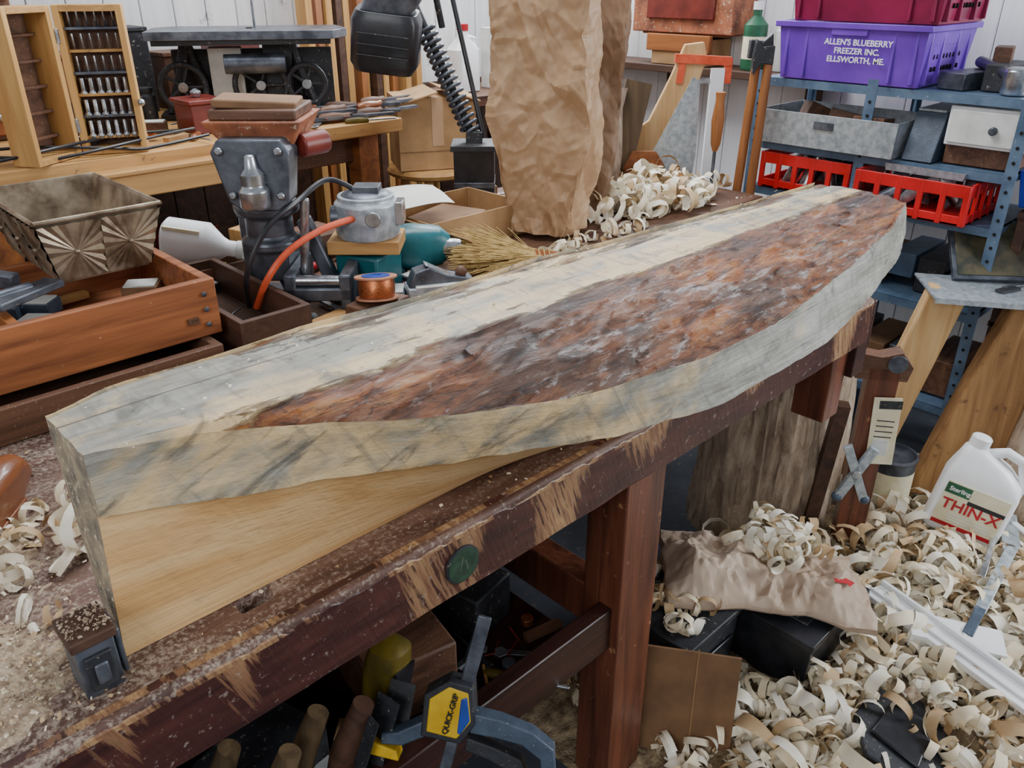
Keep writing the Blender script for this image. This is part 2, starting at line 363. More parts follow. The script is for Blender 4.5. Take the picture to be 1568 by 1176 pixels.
# ---------------- main workbench
def bench():
    b=MB()
    b.box(-.9,1.98,0,.80,.76,.85,'btop')
    ob=b.finish('slab_tmp',keep=True)
    cut=MB(); cut.box(.125,.175,.066,.090,.80,.90,'shadow')
    for xx in (.55,1.0,1.45): cut.box(xx,xx+.04,.42,.45,.80,.9,'shadow')
    co=cut.finish('cut',keep=True)
    md=ob.modifiers.new('b','BOOLEAN'); md.object=co; md.operation='DIFFERENCE'; md.solver='EXACT'
    bv=ob.modifiers.new('bv','BEVEL'); bv.width=.008; bv.segments=3; bv.limit_method='ANGLE'
    dg=bpy.context.evaluated_depsgraph_get(); me=bpy.data.meshes.new_from_object(ob.evaluated_get(dg))
    bpy.data.objects.remove(co)
    bpy.data.objects.remove(ob)
    slab=bpy.data.objects.new('bench_slab',me); bpy.context.collection.objects.link(slab)
    b=MB(); n=480; rows=[]
    for i in range(n+1):
        x=-.9+2.88*i/n
        c=max(0,noise.noise((x*9,3,1)))*.018+max(0,noise.noise((x*35,8,1)))*.012+.002
        c2=max(0,noise.noise((x*6,33,1)))*.012
        rows.append([(x,.05,.716),(x,.004+c2*.4,.716),(x,-.002,.722+c2),(x,-.002+c*.1,.842-c),(x,.003+c*.6,.8485-c*.3),(x,.014,.8505),(x,.05,.849)])
    vs=[p for r in rows for p in r]; fs=[]
    for i in range(n):
        for k in range(6): a=i*7+k; fs.append((a,a+7,a+8,a+1))
    fs.append(tuple(range(7))); fs.append(tuple(range(n*7,n*7+7))[::-1])
    b.add(vs,fs,'bfront')
    fr=b.finish('front_apron',keep=True,ang=30)
    b=MB()
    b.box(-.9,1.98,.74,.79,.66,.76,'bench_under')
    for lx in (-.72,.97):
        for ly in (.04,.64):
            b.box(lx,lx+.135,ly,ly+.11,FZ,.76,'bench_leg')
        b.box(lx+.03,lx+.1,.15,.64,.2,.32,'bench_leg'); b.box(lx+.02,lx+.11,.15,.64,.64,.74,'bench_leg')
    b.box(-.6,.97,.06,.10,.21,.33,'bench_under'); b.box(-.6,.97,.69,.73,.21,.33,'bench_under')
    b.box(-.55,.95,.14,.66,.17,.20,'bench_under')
    b.box(1.84,1.93,.02,.12,.50,.72,'bench_leg'); b.box(1.93,2.0,0,.3,.62,.80,'bench_under')
    b.box(1.99,2.01,.0,.75,.70,.84,'bench_under')
    fm=b.finish('frame',keep=True,bevel=.004)
    b=MB(); b.lathe([(.035,0),(.035,.004),(.031,.005)],'blackd',TR(.47,-.002,.78,math.pi/2,0,0))
    b.lathe([(.032,.0045),(.032,.0055)],'badge',TR(.47,-.002,.78,math.pi/2,0,0))
    b.bc((.465,-.0076,.784),(.003,.0006,.026),'badge2',(0,.25,0)); b.bc((.476,-.0076,.778),(.003,.0006,.022),'badge2',(0,-.2,0)); bd=b.finish('round_badge',keep=True)
    e=bpy.data.objects.new('workbench',None); bpy.context.collection.objects.link(e); e.location=(0,0,DZ)
    for o in (slab,fr,fm,bd): o.parent=e; o.location=(0,0,0)
bench()

# ---------------- the log being hewn
def log():
    NS=640
    xs=np.linspace(-.012,1.905,NS)
    def itp(px,py,sm=16):
        v=np.interp(xs,px,py); p=np.pad(v,sm,mode='edge'); k=np.ones(2*sm+1)/(2*sm+1)
        v2=np.convolve(p,k,'same')[sm:-sm]
        w=np.clip(np.minimum(np.arange(NS),np.arange(NS)[::-1])/sm,0,1); return v2*w+v*(1-w)
    fx=[0,.1575,.306,.3915,.637,.924,1.154,1.461,1.748,1.905]
    YF=itp(fx,[.097,.061,-.0085,-.041,-.115,-.158,-.157,-.1295,-.097,-.055])
    ZF=itp(fx,[1.15,1.135,1.115,1.10,1.075,1.07,1.07,1.09,1.12,1.14])
    cx=[-.0126,.308,.4965,.7046,.913,1.114,1.3075,1.495,1.772,1.905]
    YC=itp(cx,[.096,.006,-.0595,-.13,-.176,-.188,-.186,-.16,-.114,-.07])
    ZC=itp(cx,[1.064,1.025,1.0,.985,.98,.98,.99,1.0,1.03,1.08])
    YB=itp([0,.08,.2,.37,.6,.86,1.23,1.59,1.87],[.231,.262,.255,.268,.245,.252,.222,.2,.189],8)
    ZB=itp([0,1.3,1.6,1.75,1.905],[.852,.852,.86,.92,1.06])
    vs=[];bk=[];st=[]
    nz=noise.noise
    def chip(x,y,s):
        return noise.cell(Vector((x*13*s+2.0*nz((x*8,y*20,1)),y*48*s+1.5*nz((x*9,y*9,4)),s)))
    for i,x in enumerate(xs):
        yf,zf,yc,zc,yb,zb=YF[i],ZF[i],YC[i],ZC[i],YB[i],ZB[i]
        yf+=.004*nz((x*9,1,0))+.002*nz((x*40,1,0)); yc+=.004*nz((x*8,5,0)); zc+=.008*nz((x*5,9,0))+.003*nz((x*22,9,0)); yb+=.008*nz((x*5,3,0))+.0015*nz((x*60,3,0))
        y0=.055 if yf<.045 else yf+.01
        row=[]
        sf=.74-.26*min(1,x/.8)+(.12 if x>1.3 else 0)
        for k in range(18):
            t=k/17; y=yb+(y0-yb)*t
            e=1-min(1,t/.12)
            z=1.15+.003*nz((x*7,y*40,0))-.008*e*(.5+.6*nz((x*9,2,5)))-(.004 if t<.33 and x>.35 else 0)
            row.append((x,y,z)); B=min(max(.5+(.060-y)/.07,0),1) if x>.14 else 0
            if t<.30 and x>.25: B=max(B,.40-.5*max(0,t-.2)+.03*min(1,x))
            if x>.2: B=max(B,.14)
            bk.append(B)
            st.append(sf if t<.7 else max(.36,sf-.10))
        for k in range(1,49):
            t=k/48; y=y0+(yf-y0)*t
            z=1.15-(1.15-zf)*t**1.5
            bb=0 if x<.12 else min(max(.5+(.060-y)/.07,0),1)
            amp=bb*(1 if t<.97 else .3)
            z+=.002*nz((x*9,y*35,2))+amp*(.006*nz((x*6,y*22,2))+.003*nz((x*24,y*70,4))+.0022*(chip(x,y,1)-.5))
            row.append((x,y,z)); bk.append(bb if t<.96 else bb*.75); st.append(.5)
        for k in range(0,11):
            t=k/10; y=yf+(yc-yf)*t; z=zf-.001+(zc-zf)*t
            y+=.0025*nz((x*12,z*30,7))+.0012*nz((x*60,z*30,7))
            row.append((x,y,z)); bk.append(.0); st.append(min(.92,(.57-.55*min(.2,max(0,x-.1))) + .50*max(0,x-.45)/1.1))
        for k in range(0,13):
            t=k/12; y=yc+.010+(.092-yc-.010)*t; z=zc-.002+(zb-zc)*t+.001
            row.append((x-.015*t*(1 if i<3 else 0),y+.001*nz((x*20,z*20,1)),z)); bk.append(0); st.append((.16 if t<.35 else .04) if x<1.2 else .4)
        for k in range(1,4):
            t=k/3; row.append((x,.092+(.215-.092)*t,zb)); bk.append(0); st.append(.2)
        for k in range(1,7):
            t=k/6; row.append((x,.215+(yb-.215)*t,zb+(1.15-zb)*t)); bk.append(.2); st.append(.5)
        if i==0: n=len(row)
        vs+=row
    fs=[]
    for i in range(NS-1):
        for k in range(n-1):
            a=i*n+k; fs.append((a,a+1,a+n+1,a+n)[::-1])
    mbl=MB(); mbl.add(vs,fs,'log')
    mbl.add([vs[k] for k in range(n)],[tuple(range(n))],'endgrain')
    mbl.add([vs[(NS-1)*n+k] for k in range(n)],[tuple(range(n))[::-1]],'endgrain')
    ob=mbl.finish('hewn_log',keep=True,ang=38)
    me=ob.data
    for nm,arr in (('bark',bk),('stain',st)):
        a=me.attributes.new(nm,'FLOAT','POINT'); full=list(arr)+[0]*(len(me.vertices)-len(arr)); a.data.foreach_set('value',full)
log()

# bench stop
b=MB(); b.box(-.088,-.042,.050,.105,.85,.935,'iron'); b.box(-.092,-.038,.046,.110,.928,.943,'dk_y')
b.box(-.081,-.049,.044,.050,.862,.915,'blackd'); b.box(-.073,-.057,.040,.045,.872,.903,'iron'); b.box(-.040,-.033,.055,.10,.86,.93,'iron')
b.finish('bench_stop',bevel=.003)

# ---------------- shavings
def curl(b,p,r,w,turns,mat,E=None,seg=13,grow=.35,hel=.6):
    E=E or Euler((random.uniform(0,6.3),random.uniform(0,6.3),random.uniform(0,6.3)))
    R=E.to_matrix(); vs=[];fs=[]; a0=random.uniform(0,6.3); hx=random.uniform(-hel,hel)*w
    for i in range(seg+1):
        t=i/seg; a=a0+t*turns*2*math.pi; rr=r*(1+grow*t); ww=w*(.55+.45*math.sin(math.pi*min(1,t*1.1+.05)))
        for s in (-.5,.5):
            q=R@Vector((rr*math.cos(a),rr*math.sin(a),s*ww+hx*t*2)); vs.append(p+q)
    for i in range(seg): fs.append((2*i,2*i+1,2*i+3,2*i+2))
    b.add(vs,fs,mat)
CM=['cream','cream','cream2','cream2','cream3']
def clampz(b,z0,i0):
    for i in range(i0,len(b.v)):
        if b.v[i].z<z0+.002: b.v[i].z=z0+.002+random.random()*.002
def curls(b,n,fn,rr=(.012,.035),ww=(.012,.03),zmin=FZ):
    for _ in range(n):
        p=fn()
        if p is None: continue
        i0=len(b.v)
        r=random.uniform(*rr)*random.choice((.7,1,1))
        curl(b,Vector(p)+Vector((0,0,r*.6)),r,random.uniform(*ww),random.uniform(.45,1.5),random.choice(CM))
        clampz(b,zmin,i0)
def flakes(b,n,fn,s=(.003,.009),mats=None):
    for _ in range(n):
        p=fn()
        if p is None: continue
        R=Euler((random.uniform(-.6,.6),random.uniform(-.6,.6),random.uniform(0,6.3))).to_matrix()
        a=random.uniform(*s); c=random.uniform(.3,.9)*a
        b.add([Vector(p)+R@Vector(q) for q in ((-a,-c,0),(0,-c,a*.3),(0,c,a*.3),(-a,c,0),(a,-c,0),(a,c,0))],[(0,1,2,3),(1,4,5,2)],random.choice(mats or CM+['sawdust']))
def hfloor(x,y):
    h=.05+.05*noise.noise((x*2.2,y*2.2,0))+.03*noise.noise((x*7,y*7,3))
    h+=.10*math.exp(-((x-2.35)**2+(y+.25)**2)/.18)+.07*math.exp(-((x-1.75)**2+(y+.45)**2)/.1)
    h*=max(0,min(1,(x-1.05)/.25))*max(0,min(1,(3.2-x)/.4))
    return max(h,-.005)
def floorpile():
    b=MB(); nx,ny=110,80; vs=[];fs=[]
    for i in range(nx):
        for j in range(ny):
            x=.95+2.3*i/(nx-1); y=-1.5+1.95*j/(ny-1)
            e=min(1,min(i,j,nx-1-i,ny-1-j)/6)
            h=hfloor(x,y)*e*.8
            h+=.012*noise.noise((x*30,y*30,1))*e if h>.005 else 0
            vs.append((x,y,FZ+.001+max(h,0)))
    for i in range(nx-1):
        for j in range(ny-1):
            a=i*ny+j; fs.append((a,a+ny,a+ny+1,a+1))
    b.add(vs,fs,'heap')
    def blocked(x,y):
        if 1.24<x<1.56 and .0<y<.4: return True
        if 1.53<x<1.93 and -.2<y<.1: return True
        if 1.48<x<1.72 and -.56<y<-.34: return random.random()<.75
        if (x-2.35)**2+(y-.36)**2<.08: return True
        return False
    def f():
        x=random.uniform(1.12,3.1); y=random.uniform(-1.3,.42)
        if blocked(x,y): return None
        if x>2.7 and random.random()<.4: return None
        if y>.1 and random.random()<.4: return None
        return (x,y,FZ+hfloor(x,y)*random.uniform(.75,1.1))
    curls(b,1900,f,(.012,.032),(.014,.038))
    curls(b,1900,f,(.028,.054),(.018,.048))
    flakes(b,3200,lambda:(lambda q:(q[0],q[1],q[2]+.012) if q else None)(f()),(.006,.02))
    b.finish('wood_shavings_heap',ang=60)
floorpile()

def benchdust():
    b=MB(); nx=60
    vs=[];fs=[]
    for i in range(nx):
        for j in range(nx):
            x=-.5+.5*i/(nx-1); y=.02+.6*j/(nx-1)
            h=.026*math.exp(-((x+.20)**2+(y-.16)**2)/.008)+.012*math.exp(-((x+.3)**2+(y-.3)**2)/.015)+.014*math.exp(-((x+.1)**2+(y-.42)**2)/.003)
            h+=.005*noise.noise((x*40,y*40,0))+.003*noise.noise((x*90,y*90,0)); vs.append((x,y,.8475+max(0,h) if h>.004 else .846))
    for i in range(nx-1):
        for j in range(nx-1):
            a=i*nx+j; fs.append((a,a+nx,a+nx+1,a+1))
    b.add(vs,fs,'sawdust')
    ms=['sawdust','sawdust','cream3','cream']
    flakes(b,1100,lambda:(random.uniform(-.5,-.03),random.uniform(.02,.6),.853+random.random()*.008),(.001,.004),ms)
    flakes(b,900,lambda:(random.gauss(-.19,.07),max(.03,random.gauss(.16,.06)),.86+random.random()*.01),(.001,.004),ms)
    flakes(b,60,lambda:(random.uniform(0,1.1),random.uniform(.005,.085),.852),(.001,.004),ms)
    curls(b,26,lambda:(random.gauss(-.06,.05),random.gauss(.42,.06),.852),(.010,.022),(.010,.020),.85)
    curls(b,22,lambda:(random.uniform(-.3,-.05),random.uniform(.2,.5),.852),(.006,.020),(.008,.020),.85)
    flakes(b,150,lambda:(random.uniform(-.09,-.04),random.uniform(.05,.105),.945+random.random()*.004),(.0008,.003),['sawdust'])
    b.finish('sawdust_pile',ang=60)
benchdust()
b=MB(); curls(b,34,lambda:(random.uniform(.05,.75),random.uniform(.30,.74),.852),(.014,.036),(.012,.030),.85)
flakes(b,200,lambda:(random.uniform(.0,1.7),random.uniform(.29,.78),.853),(.003,.008))
b.finish('bench_shavings',ang=60)
b=MB(); curls(b,230,lambda:(random.gauss(2.33,.16),random.gauss(1.05,.09),.855+random.random()*.06),(.02,.045),(.02,.042),.852)
curls(b,30,lambda:(random.uniform(1.5,2.1),random.uniform(.85,.92),.855),(.012,.03),(.012,.03),.852)
b.finish('table_shavings',ang=60)
b=MB(); flakes(b,200,lambda:(lambda x,y:(x,y,1.155))(random.uniform(.02,1.85),random.uniform(.06,.235)),(.001,.003)); b.finish('wood_dust_flecks')

# ---------------- assembly table behind
b=MB(); b.box(-.7,2.8,.83,1.68,.80,.85,'dk_x')
for lx in (-.65,1.1,2.68):
    for ly in (.88,1.56): b.box(lx,lx+.08,ly,ly+.08,FZ,.80,'dk_y')
b.box(-.65,2.76,.9,.94,.68,.8,'dk_x'); b.finish('assembly_table',bevel=.004)

# left workbench along wall
b=MB(); b.box(-1.2,1.78,1.85,2.88,1.10,1.15,'pine')
for lx in (-1.1,.3,1.64): b.box(lx,lx+.09,1.95,2.04,FZ,1.10,'fir_y'); b.box(lx,lx+.09,2.7,2.79,FZ,1.10,'fir_y')
b.box(-1.1,1.7,2.0,2.05,.98,1.10,'dk_x')
b.box(.62,1.12,1.79,1.86,1.03,1.10,'pine'); b.box(.60,1.14,1.78,1.87,1.10,1.115,'pine'); b.box(-1.1,1.7,1.95,2.8,.35,.39,'dk_x')
b.finish('side_workbench',bevel=.004)
b=MB()
for k in range(14): b.bc((-.9+.18*k,2.2+.1*(k%3),.39+.1+.04*(k%3)),(.15,.22,.2+.08*(k%3)),random.choice(['dk_x','card_d','blackd','fir_x','iron','redbrown']),(0,0,.1*(k%4)))
b.finish('stored_boxes',bevel=.005)
b=MB()
for k,(x,y,dx,dy,dz,m) in enumerate(((.85,2.72,.2,.2,.22,'card_d'),(1.08,2.74,.18,.16,.3,'blackd'),(1.32,2.76,.2,.15,.2,'dk_x'),(1.56,2.76,.2,.16,.26,'redbrown'))):
    b.bc((x,y,1.152+dz/2),(dx,dy,dz),m,(0,0,.1*(k%3)-.1)); b.bc((x,y,1.152+dz+.008),(dx+.01,dy+.01,.016),m,(0,0,.1*(k%3)-.1))
for k in range(4): b.lathe([(.03,0),(.034,.01),(.034,.09),(.025,.1),(.03,.105),(.03,.12),(0,.121)],('iron','copper','offw','blackd')[k],TR(.80+.08*k,2.42+.03*(k%2),1.152))
b.finish('jars_and_boxes',bevel=.003)
# small tools & scraps lying about
def clutter(name,n,xr,yr,z,sc=1,seed=3):
    rnd=random.Random(seed); b=MB()
    for k in range(n):
        x=rnd.uniform(*xr); y=rnd.uniform(*yr); a=rnd.uniform(0,6.3); t=rnd.randrange(7); zz=z+.004+.012*rnd.random()
        T=TR(x,y,zz,0,math.pi/2,a); q=TR(x,y,zz,0,0,a)
        if t==0: b.lathe([(.006,0),(.011,.01),(.012,.05),(.008,.08),(.010,.09)],rnd.choice(['handle','redtxt','dullyellow','blackd']),T,seg=12); b.lathe([(.0035,.09),(.0035,.20)],'steel',T,seg=8)
        elif t==1: b.box(-.05*sc,.05*sc,-.012,.012,-.003,.012,rnd.choice(['pine','dk_x','card','hair2']),q)
        elif t==2: b.lathe([(.012*sc,0),(.016*sc,.003),(.016*sc,.02),(.008,.022)],rnd.choice(['iron','galv','copper']),q,seg=12)
        elif t==3: b.prism([(-.06,-.008),(.03,-.008),(.045,-.018),(.06,-.008),(.055,.0),(.06,.010),(.045,.018),(.03,.008),(-.06,.008)],.006,'steel',q)
        elif t==4: b.tube([(-.06,0,0),(-.02,.03,.006),(.03,.0,.0),(.07,.02,.004)],.003,rnd.choice(['blackd','iron','redbrown']),6,T=q)
        elif t==5: b.cyl(q@Vector((-.07,0,0)),q@Vector((.07,0,0)),.004,rnd.choice(['dullyellow','pine','redbrown']),seg=6)
        else: b.box(-.04,.04,-.03,.03,-.002,.03,rnd.choice(['card_d','blackd','bluegray','dk_x']),q); b.box(-.035,.035,-.026,.026,.03,.034,'offw',q)
    b.finish(name,bevel=.0008)
clutter('small_hand_tools',42,(.55,1.32),(1.16,1.62),.852,1,3)
clutter('small_hand_tools',26,(.74,1.30),(.83,.97),.852,.7,9)
clutter('bench_hardware',34,(.55,1.70),(1.87,2.2),1.152,1,5)
clutter('bench_hardware',20,(1.6,2.05),(1.25,1.62),.852,1,6)
clutter('bench_hardware',16,(1.8,2.7),(1.2,1.6),.852,1,12)

# drawers/boxes at left
b=MB(); b.tray(-.6,.47,.79,1.3,.852,.925,.02,'dk_x'); b.finish('shallow_drawer',bevel=.002)
b=MB(); b.tray(-.5,.5,.85,1.26,.927,1.055,.022,'fir_x')
for zz in (.955,.99,1.025): b.cyl((.47,.848,zz),(.47,.843,zz),.006,'iron',seg=10)
b.box(.1,.12,.87,1.24,.95,1.045,'fir_y'); b.bc((-.1,1.05,.985),(.3,.16,.05),'dk_y',(0,0,.2)); b.finish('wooden_crate_box',bevel=.003)
clutter('crate_contents',14,(.15,.45),(.88,1.22),.951,.8,15)
b=MB(); b.tray(.52,.70,.80,1.3,.852,.955,.016,'dk_y')
b.finish('narrow_drawer',bevel=.002)
def tin():
    b=MB(); x0,x1,y0,y1,z0,z1,fl=.245,.435,1.03,1.36,1.058,1.2,.035
    b.tray(x0+.002,x1-.002,y0+.002,y1-.002,z0,z1,.003,'tin',fl=fl-.002)
    def burst(P00,P10,P11,P01,nrm):
        P00,P10,P11,P01=map(Vector,(P00,P10,P11,P01)); nrm=Vector(nrm)
        c=(P00+P10+P11+P01)/4+nrm*.006; ring=[]
        cs=[P00,P10,P11,P01]
        for e in range(4):
            for k in range(9): ring.append(cs[e].lerp(cs[(e+1)%4],k/9))
        ring=[p+nrm*(.0055 if i%2 else .0008) for i,p in enumerate(ring)]
        n=len(ring); b.add([c]+ring,[(0,1+i,1+(i+1)%n) for i in range(n)],'tin')
        b.ball(c,.006,'tin',seg=8)
    def pt(u,v,side):
        f=fl*v; z=z0+(z1-z0)*v
        if side=='f': return (x0-f+(x1-x0+2*f)*u,y0-f,z)
        if side=='r': return (x1+f,y0-f+(y1-y0+2*f)*u,z)
        if side=='l': return (x0-f,y1+f-(y1-y0+2*f)*u,z)
        if side=='b': return (x1+f-(x1-x0+2*f)*u,y1+f,z)
    for sd,nr,n in (('f',(0,-1,0),2),('r',(1,0,0),3),('l',(-1,0,0),3),('b',(0,1,0),2)):
        for k in range(n):
            burst(pt(k/n,0.04,sd),pt((k+1)/n,.04,sd),pt((k+1)/n,.93,sd),pt(k/n,.93,sd),nr)
    R=[(x0-fl,y0-fl,z1),(x1+fl,y0-fl,z1),(x1+fl,y1+fl,z1),(x0-fl,y1+fl,z1),(x0-fl,y0-fl,z1)]
    for i in range(4): b.cyl(R[i],R[i+1],.005,'tin',seg=8)
    b.finish('embossed_loaf_tin',ang=5)
tin()
b=MB(); b.bc((.1,1.12,1.09),(.03,.2,.03),'iron',(.1,0,.7)); b.bc((.16,.98,1.07),(.16,.05,.016),'iron',(0,0,.5)); b.cyl((.0,.95,1.075),(.18,1.0,1.075),.012,'iron'); b.finish('hand_plane_parts',bevel=.003)

def drillcase():
    b=MB()
    def leaf(T,bits,s):
        w,h,d,t=.185,.42,.085,.018
        def bx(x0,x1,y0,y1,z0,z1,m):
            ya,yb=sorted((y0*s,y1*s)); b.box(x0,x1,ya,yb,z0,z1,m,T)
        bx(0,t,0,d,0,h,'pine_z'); bx(w-t,w,0,d,0,h,'pine_z'); bx(t,w-t,0,d,0,t,'pine'); bx(t,w-t,0,d,h-t,h,'pine')
        bx(t,w-t,d-.01,d,t,h-t,'dk_x')
        if bits:
            for r in range(6):
                z=.05+r*.062; bx(t,w-t,.03,d-.01,z-.008,z,'iron' if r%2 else 'pine')
                for k in range(6):
                    p=T@Vector((t+.016+k*.024,.035+.004*r,z)); q=T@Vector((t+.016+k*.024,.042,z+.045))
                    b.cyl(p,q,.007 if r<3 else .0035,'steel',seg=8)
                    if r<3: b.ball(p,.011,'steel',seg=8)
        else:
            for k in range(5): bx(t,w-t,.05,d-.01,.06+.07*k,.068+.07*k,'dk_x')
    H=(.62,1.93,1.152)
    leaf(TR(*H,0,0,math.radians(-25)),True,1); leaf(TR(H[0]-.004,H[1]-.004,H[2],0,0,math.radians(214)),False,-1)
    for z in (1.22,1.47): b.cyl((H[0],H[1]-.004,z),(H[0],H[1]-.004,z+.04),.006,'steel',seg=10)
    b.ball((H[0]+.17,H[1]-.09,1.3),.011,'steel'); b.finish('drill_bit_case',bevel=.002)
drillcase()
b=MB(); b.box(.0,.64,2.38,2.82,1.152,1.85,'dk_x')
for r in range(5):
    for c in range(3):
        x0=.01+c*.21; z0=1.17+r*.135; b.box(x0,x0+.2,2.36,2.385,z0,z0+.12,'fir_x')
        b.lathe([(.006,0),(.008,.012),(.02,.02),(.02,.028),(.008,.034)],'steel',TR(x0+.1,2.36,z0+.06,math.pi/2,0,0),seg=16)
b.finish('small_drawer_cabinet',bevel=.004)
def saw():
    b=MB(); T=TR(1.42,2.3,1.152,0,0,CAMR+.25)
    b.prism([(-.36,-.17),(.30,-.2),(.36,-.05),(.33,.17),(-.30,.2),(-.36,.1)],.03,'iron',T@TR(0,0,.30))
    b.prism([(-.34,-.16),(.29,-.18),(.31,.15),(-.30,.17)],.02,'blackd',T@TR(0,0,.277))
    b.box(-.012,.012,-.02,.02,.315,.318,'shadow',T)
    for sx in (-.24,.14):
        b.tube([(sx,0,.27),(sx-.03,-.02,.15),(sx-.08,-.04,.02)],.022,'blackd',T=T); b.tube([(sx,0,.27),(sx+.03,.02,.15),(sx+.08,.03,.02)],.022,'blackd',T=T)
        b.box(sx-.12,sx+.12,-.07,.06,0,.02,'black',T)
    for sx,r in ((-.26,.08),(.02,.095),(.19,.07)):
        pts=[(sx+r*math.cos(a),-.1,.12+r*math.sin(a)) for a in [k*math.pi/12 for k in range(25)]]
        b.tube(pts,.011,'blackd',T=T); b.cyl(T@Vector((sx,-.11,.12)),T@Vector((sx,-.08,.12)),.018,'steel')
        for k in range(5):
            a=k*1.257; b.tube([(sx,-.1,.12),(sx+r*math.cos(a),-.1,.12+r*math.sin(a))],.006,'blackd',T=T)
    b.box(-.16,-.04,-.05,.05,.02,.25,'offw',T); b.box(.04,.14,-.06,.06,.02,.26,'blackd',T); b.cyl(T@Vector((-.1,-.13,.2)),T@Vector((.12,-.13,.2)),.035,'iron')
    b.box(-.3,.3,.04,.08,.02,.24,'blackd',T)
    b.tube([(.02,.02,.31),(.02,.02,.62)],.005,'steel',T=T)
    b.finish('scroll_saw_machine',bevel=.003)
saw()
b=MB(); b.box(1.02,1.14,2.02,2.16,1.152,1.25,'redbrown'); b.box(1.01,1.15,2.01,2.17,1.25,1.265,'redbrown'); b.lathe([(.015,0),(.02,.02),(.005,.03)],'steel',TR(1.08,2.1,1.265)); b.finish('red_box',bevel=.004)
b=MB()
for k in range(12):
    x=1.30+.042*k; y=1.95+.05*(k%4); a=random.uniform(-.5,.2)
    T=TR(x,y,1.168+.016*(k%2),0,math.pi/2,a)
    b.lathe([(.008,0),(.017,.015),(.019,.06),(.014,.1),(.016,.12)],'handle' if k%3==0 else 'dk_x',T,seg=14); b.box(-.005,.005,-.014,.014,.12,.30,'iron',T)
b.finish('files_and_chisels')
b=MB()
for k in range(13):
    x=1.86+.05*k+random.uniform(-.01,.01); b.box(x,x+.032,2.62+random.uniform(-.03,.05),2.68,FZ,1.95+.1*random.random(),('pine_z','handle_z','pine_z','dk_y')[k%4])
b.finish('wood_strips')
b=MB()
for k in range(3):
    pts=[]
    for i in range(40):
        t=i/39; pts.append((.0+.98*t,1.90+.08*math.sin(5*t+k*1.3)+.03*k,1.162+.03*abs(math.sin(4*t+k))))
    b.tube(pts,.005,'black',6)
b.finish('power_cords')

# ---------------- central machine
def machine():
    b=MB()
    b.frus((-.12,.04,-.08,.1),(-.165,.075,-.11,.13),.42,.485,'rust')
    b.box(-.15,.06,-.09,.1,.485,.51,'dk_x'); b.bc((-.05,.0,.518),(.2,.14,.02),'card_d',(0,.05,.1))
    b.prism([(-.14,.42),(-.12,.45),(.03,.45),(.05,.42),(.035,.30),(.01,.28),(-.08,.28),(-.11,.30)],.09,'iron',TR(0,-.10,0,math.pi/2,0,0))
    for sx,sz in ((-.115,.425),(.025,.425),(-.095,.32),(.02,.32)): b.cyl((sx,-.145,sz),(sx,-.16,sz),.011,'steel',seg=6)
    b.lathe([(.03,0),(.036,.01),(.036,.05),(.028,.055),(.028,.085),(.016,.10),(.012,.13)],'steel',TR(-.04,-.165,.29))
    b.lathe([(.05,0),(.075,.01),(.075,.03),(.06,.04),(.06,.09),(.08,.10),(.085,.12),(.06,.13)],'iron',TR(-.045,-.06,.16))
    b.box(-.10,-.0,-.09,.06,.08,.17,'iron')
    for sx in (-.06,.06): b.bc((sx+.02,-.03,.11),(.035,.04,.26),'iron',(0,-.35,0))
    b.box(-.12,.17,-.02,.05,.0,.03,'iron'); b.box(.0,.17,-.16,-.12,.05,.085,'iron'); b.box(.0,.03,-.16,.05,.0,.12,'iron'); b.box(.14,.17,-.16,.05,.0,.12,'iron')
    b.cyl((.015,-.14,.1),(.155,-.14,.1),.014,'steel'); b.cyl((-.12,-.02,.06),(-.12,-.02,.42),.016,'iron')
    b.box(-.13,-.08,-.06,.0,.24,.32,'iron')
    b.cyl((.05,-.05,.42),(.10,.02,.42),.03,'redbrown'); b.cyl((.04,-.09,.1),(.06,-.09,.3),.012,'steel')
    b.finish('mortising_machine',loc=(.845,1.10,.85),rot=(0,0,CAMR),bevel=.005)
machine()
b=MB(); b.box(-.10,.09,-.07,.07,.0,.035,'pine')
b.lathe([(.08,.04),(.085,.05),(.085,.13),(.075,.14),(.075,.15)],'galv',TR(0,0,-.005)); b.lathe([(.07,.14),(.06,.15),(.045,.155)],'iron',TR(0,0,0)); b.cyl((-.09,-.02,.09),(-.06,-.02,.09),.03,'iron')
b.box(-.03,.04,-.03,.03,.145,.17,'iron'); b.cyl((-.02,0,.05),(-.02,0,.045),.06,'black'); b.lathe([(.02,0),(.02,.012)],'steel',TR(.03,-.084,.1,math.pi/2,0,0))
b.box(.078,.1,-.03,.03,.07,.13,'steel')
b.finish('router_motor',loc=(1.005,.99,.985),rot=(0,0,CAMR),bevel=.002)
b=MB()
b.loft([(0,0,0,.04,.04,3),(0,0,.03,.06,.055,3),(0,0,.12,.065,.06,3),(0,0,.2,.055,.05,3),(0,0,.23,.03,.03,2)],'teal',24,TR(-.06,0,.09,0,math.pi/2,.2))
b.loft([(0,0,0,.035,.03,3),(.0,0,.08,.03,.027,3),(.02,0,.14,.04,.03,3)],'teal',20,TR(-.02,-.01,.09,0,2.7,0)); b.box(-.12,.03,-.05,.05,-.0,.03,'teal')
b.cyl((.14,.02,.09),(.2,.03,.09),.028,'steel',r1=.02); b.cyl((-.06,-.055,.11),(-.06,-.062,.11),.03,'steel'); b.box(-.14,-.02,-.05,.06,.03,.2,'teal'); b.box(-.07,.04,-.07,-.05,.12,.135,'black')
b.finish('teal_power_drill',loc=(1.12,1.05,.852),rot=(0,0,CAMR),bevel=.006)
b=MB(); b.bc((1.0,.99,.915),(.13,.13,.125),'teal',(0,0,.4)); b.bc((1.0,.99,.87),(.14,.14,.02),'iron',(0,0,.4)); b.finish('router_base_block',bevel=.006)
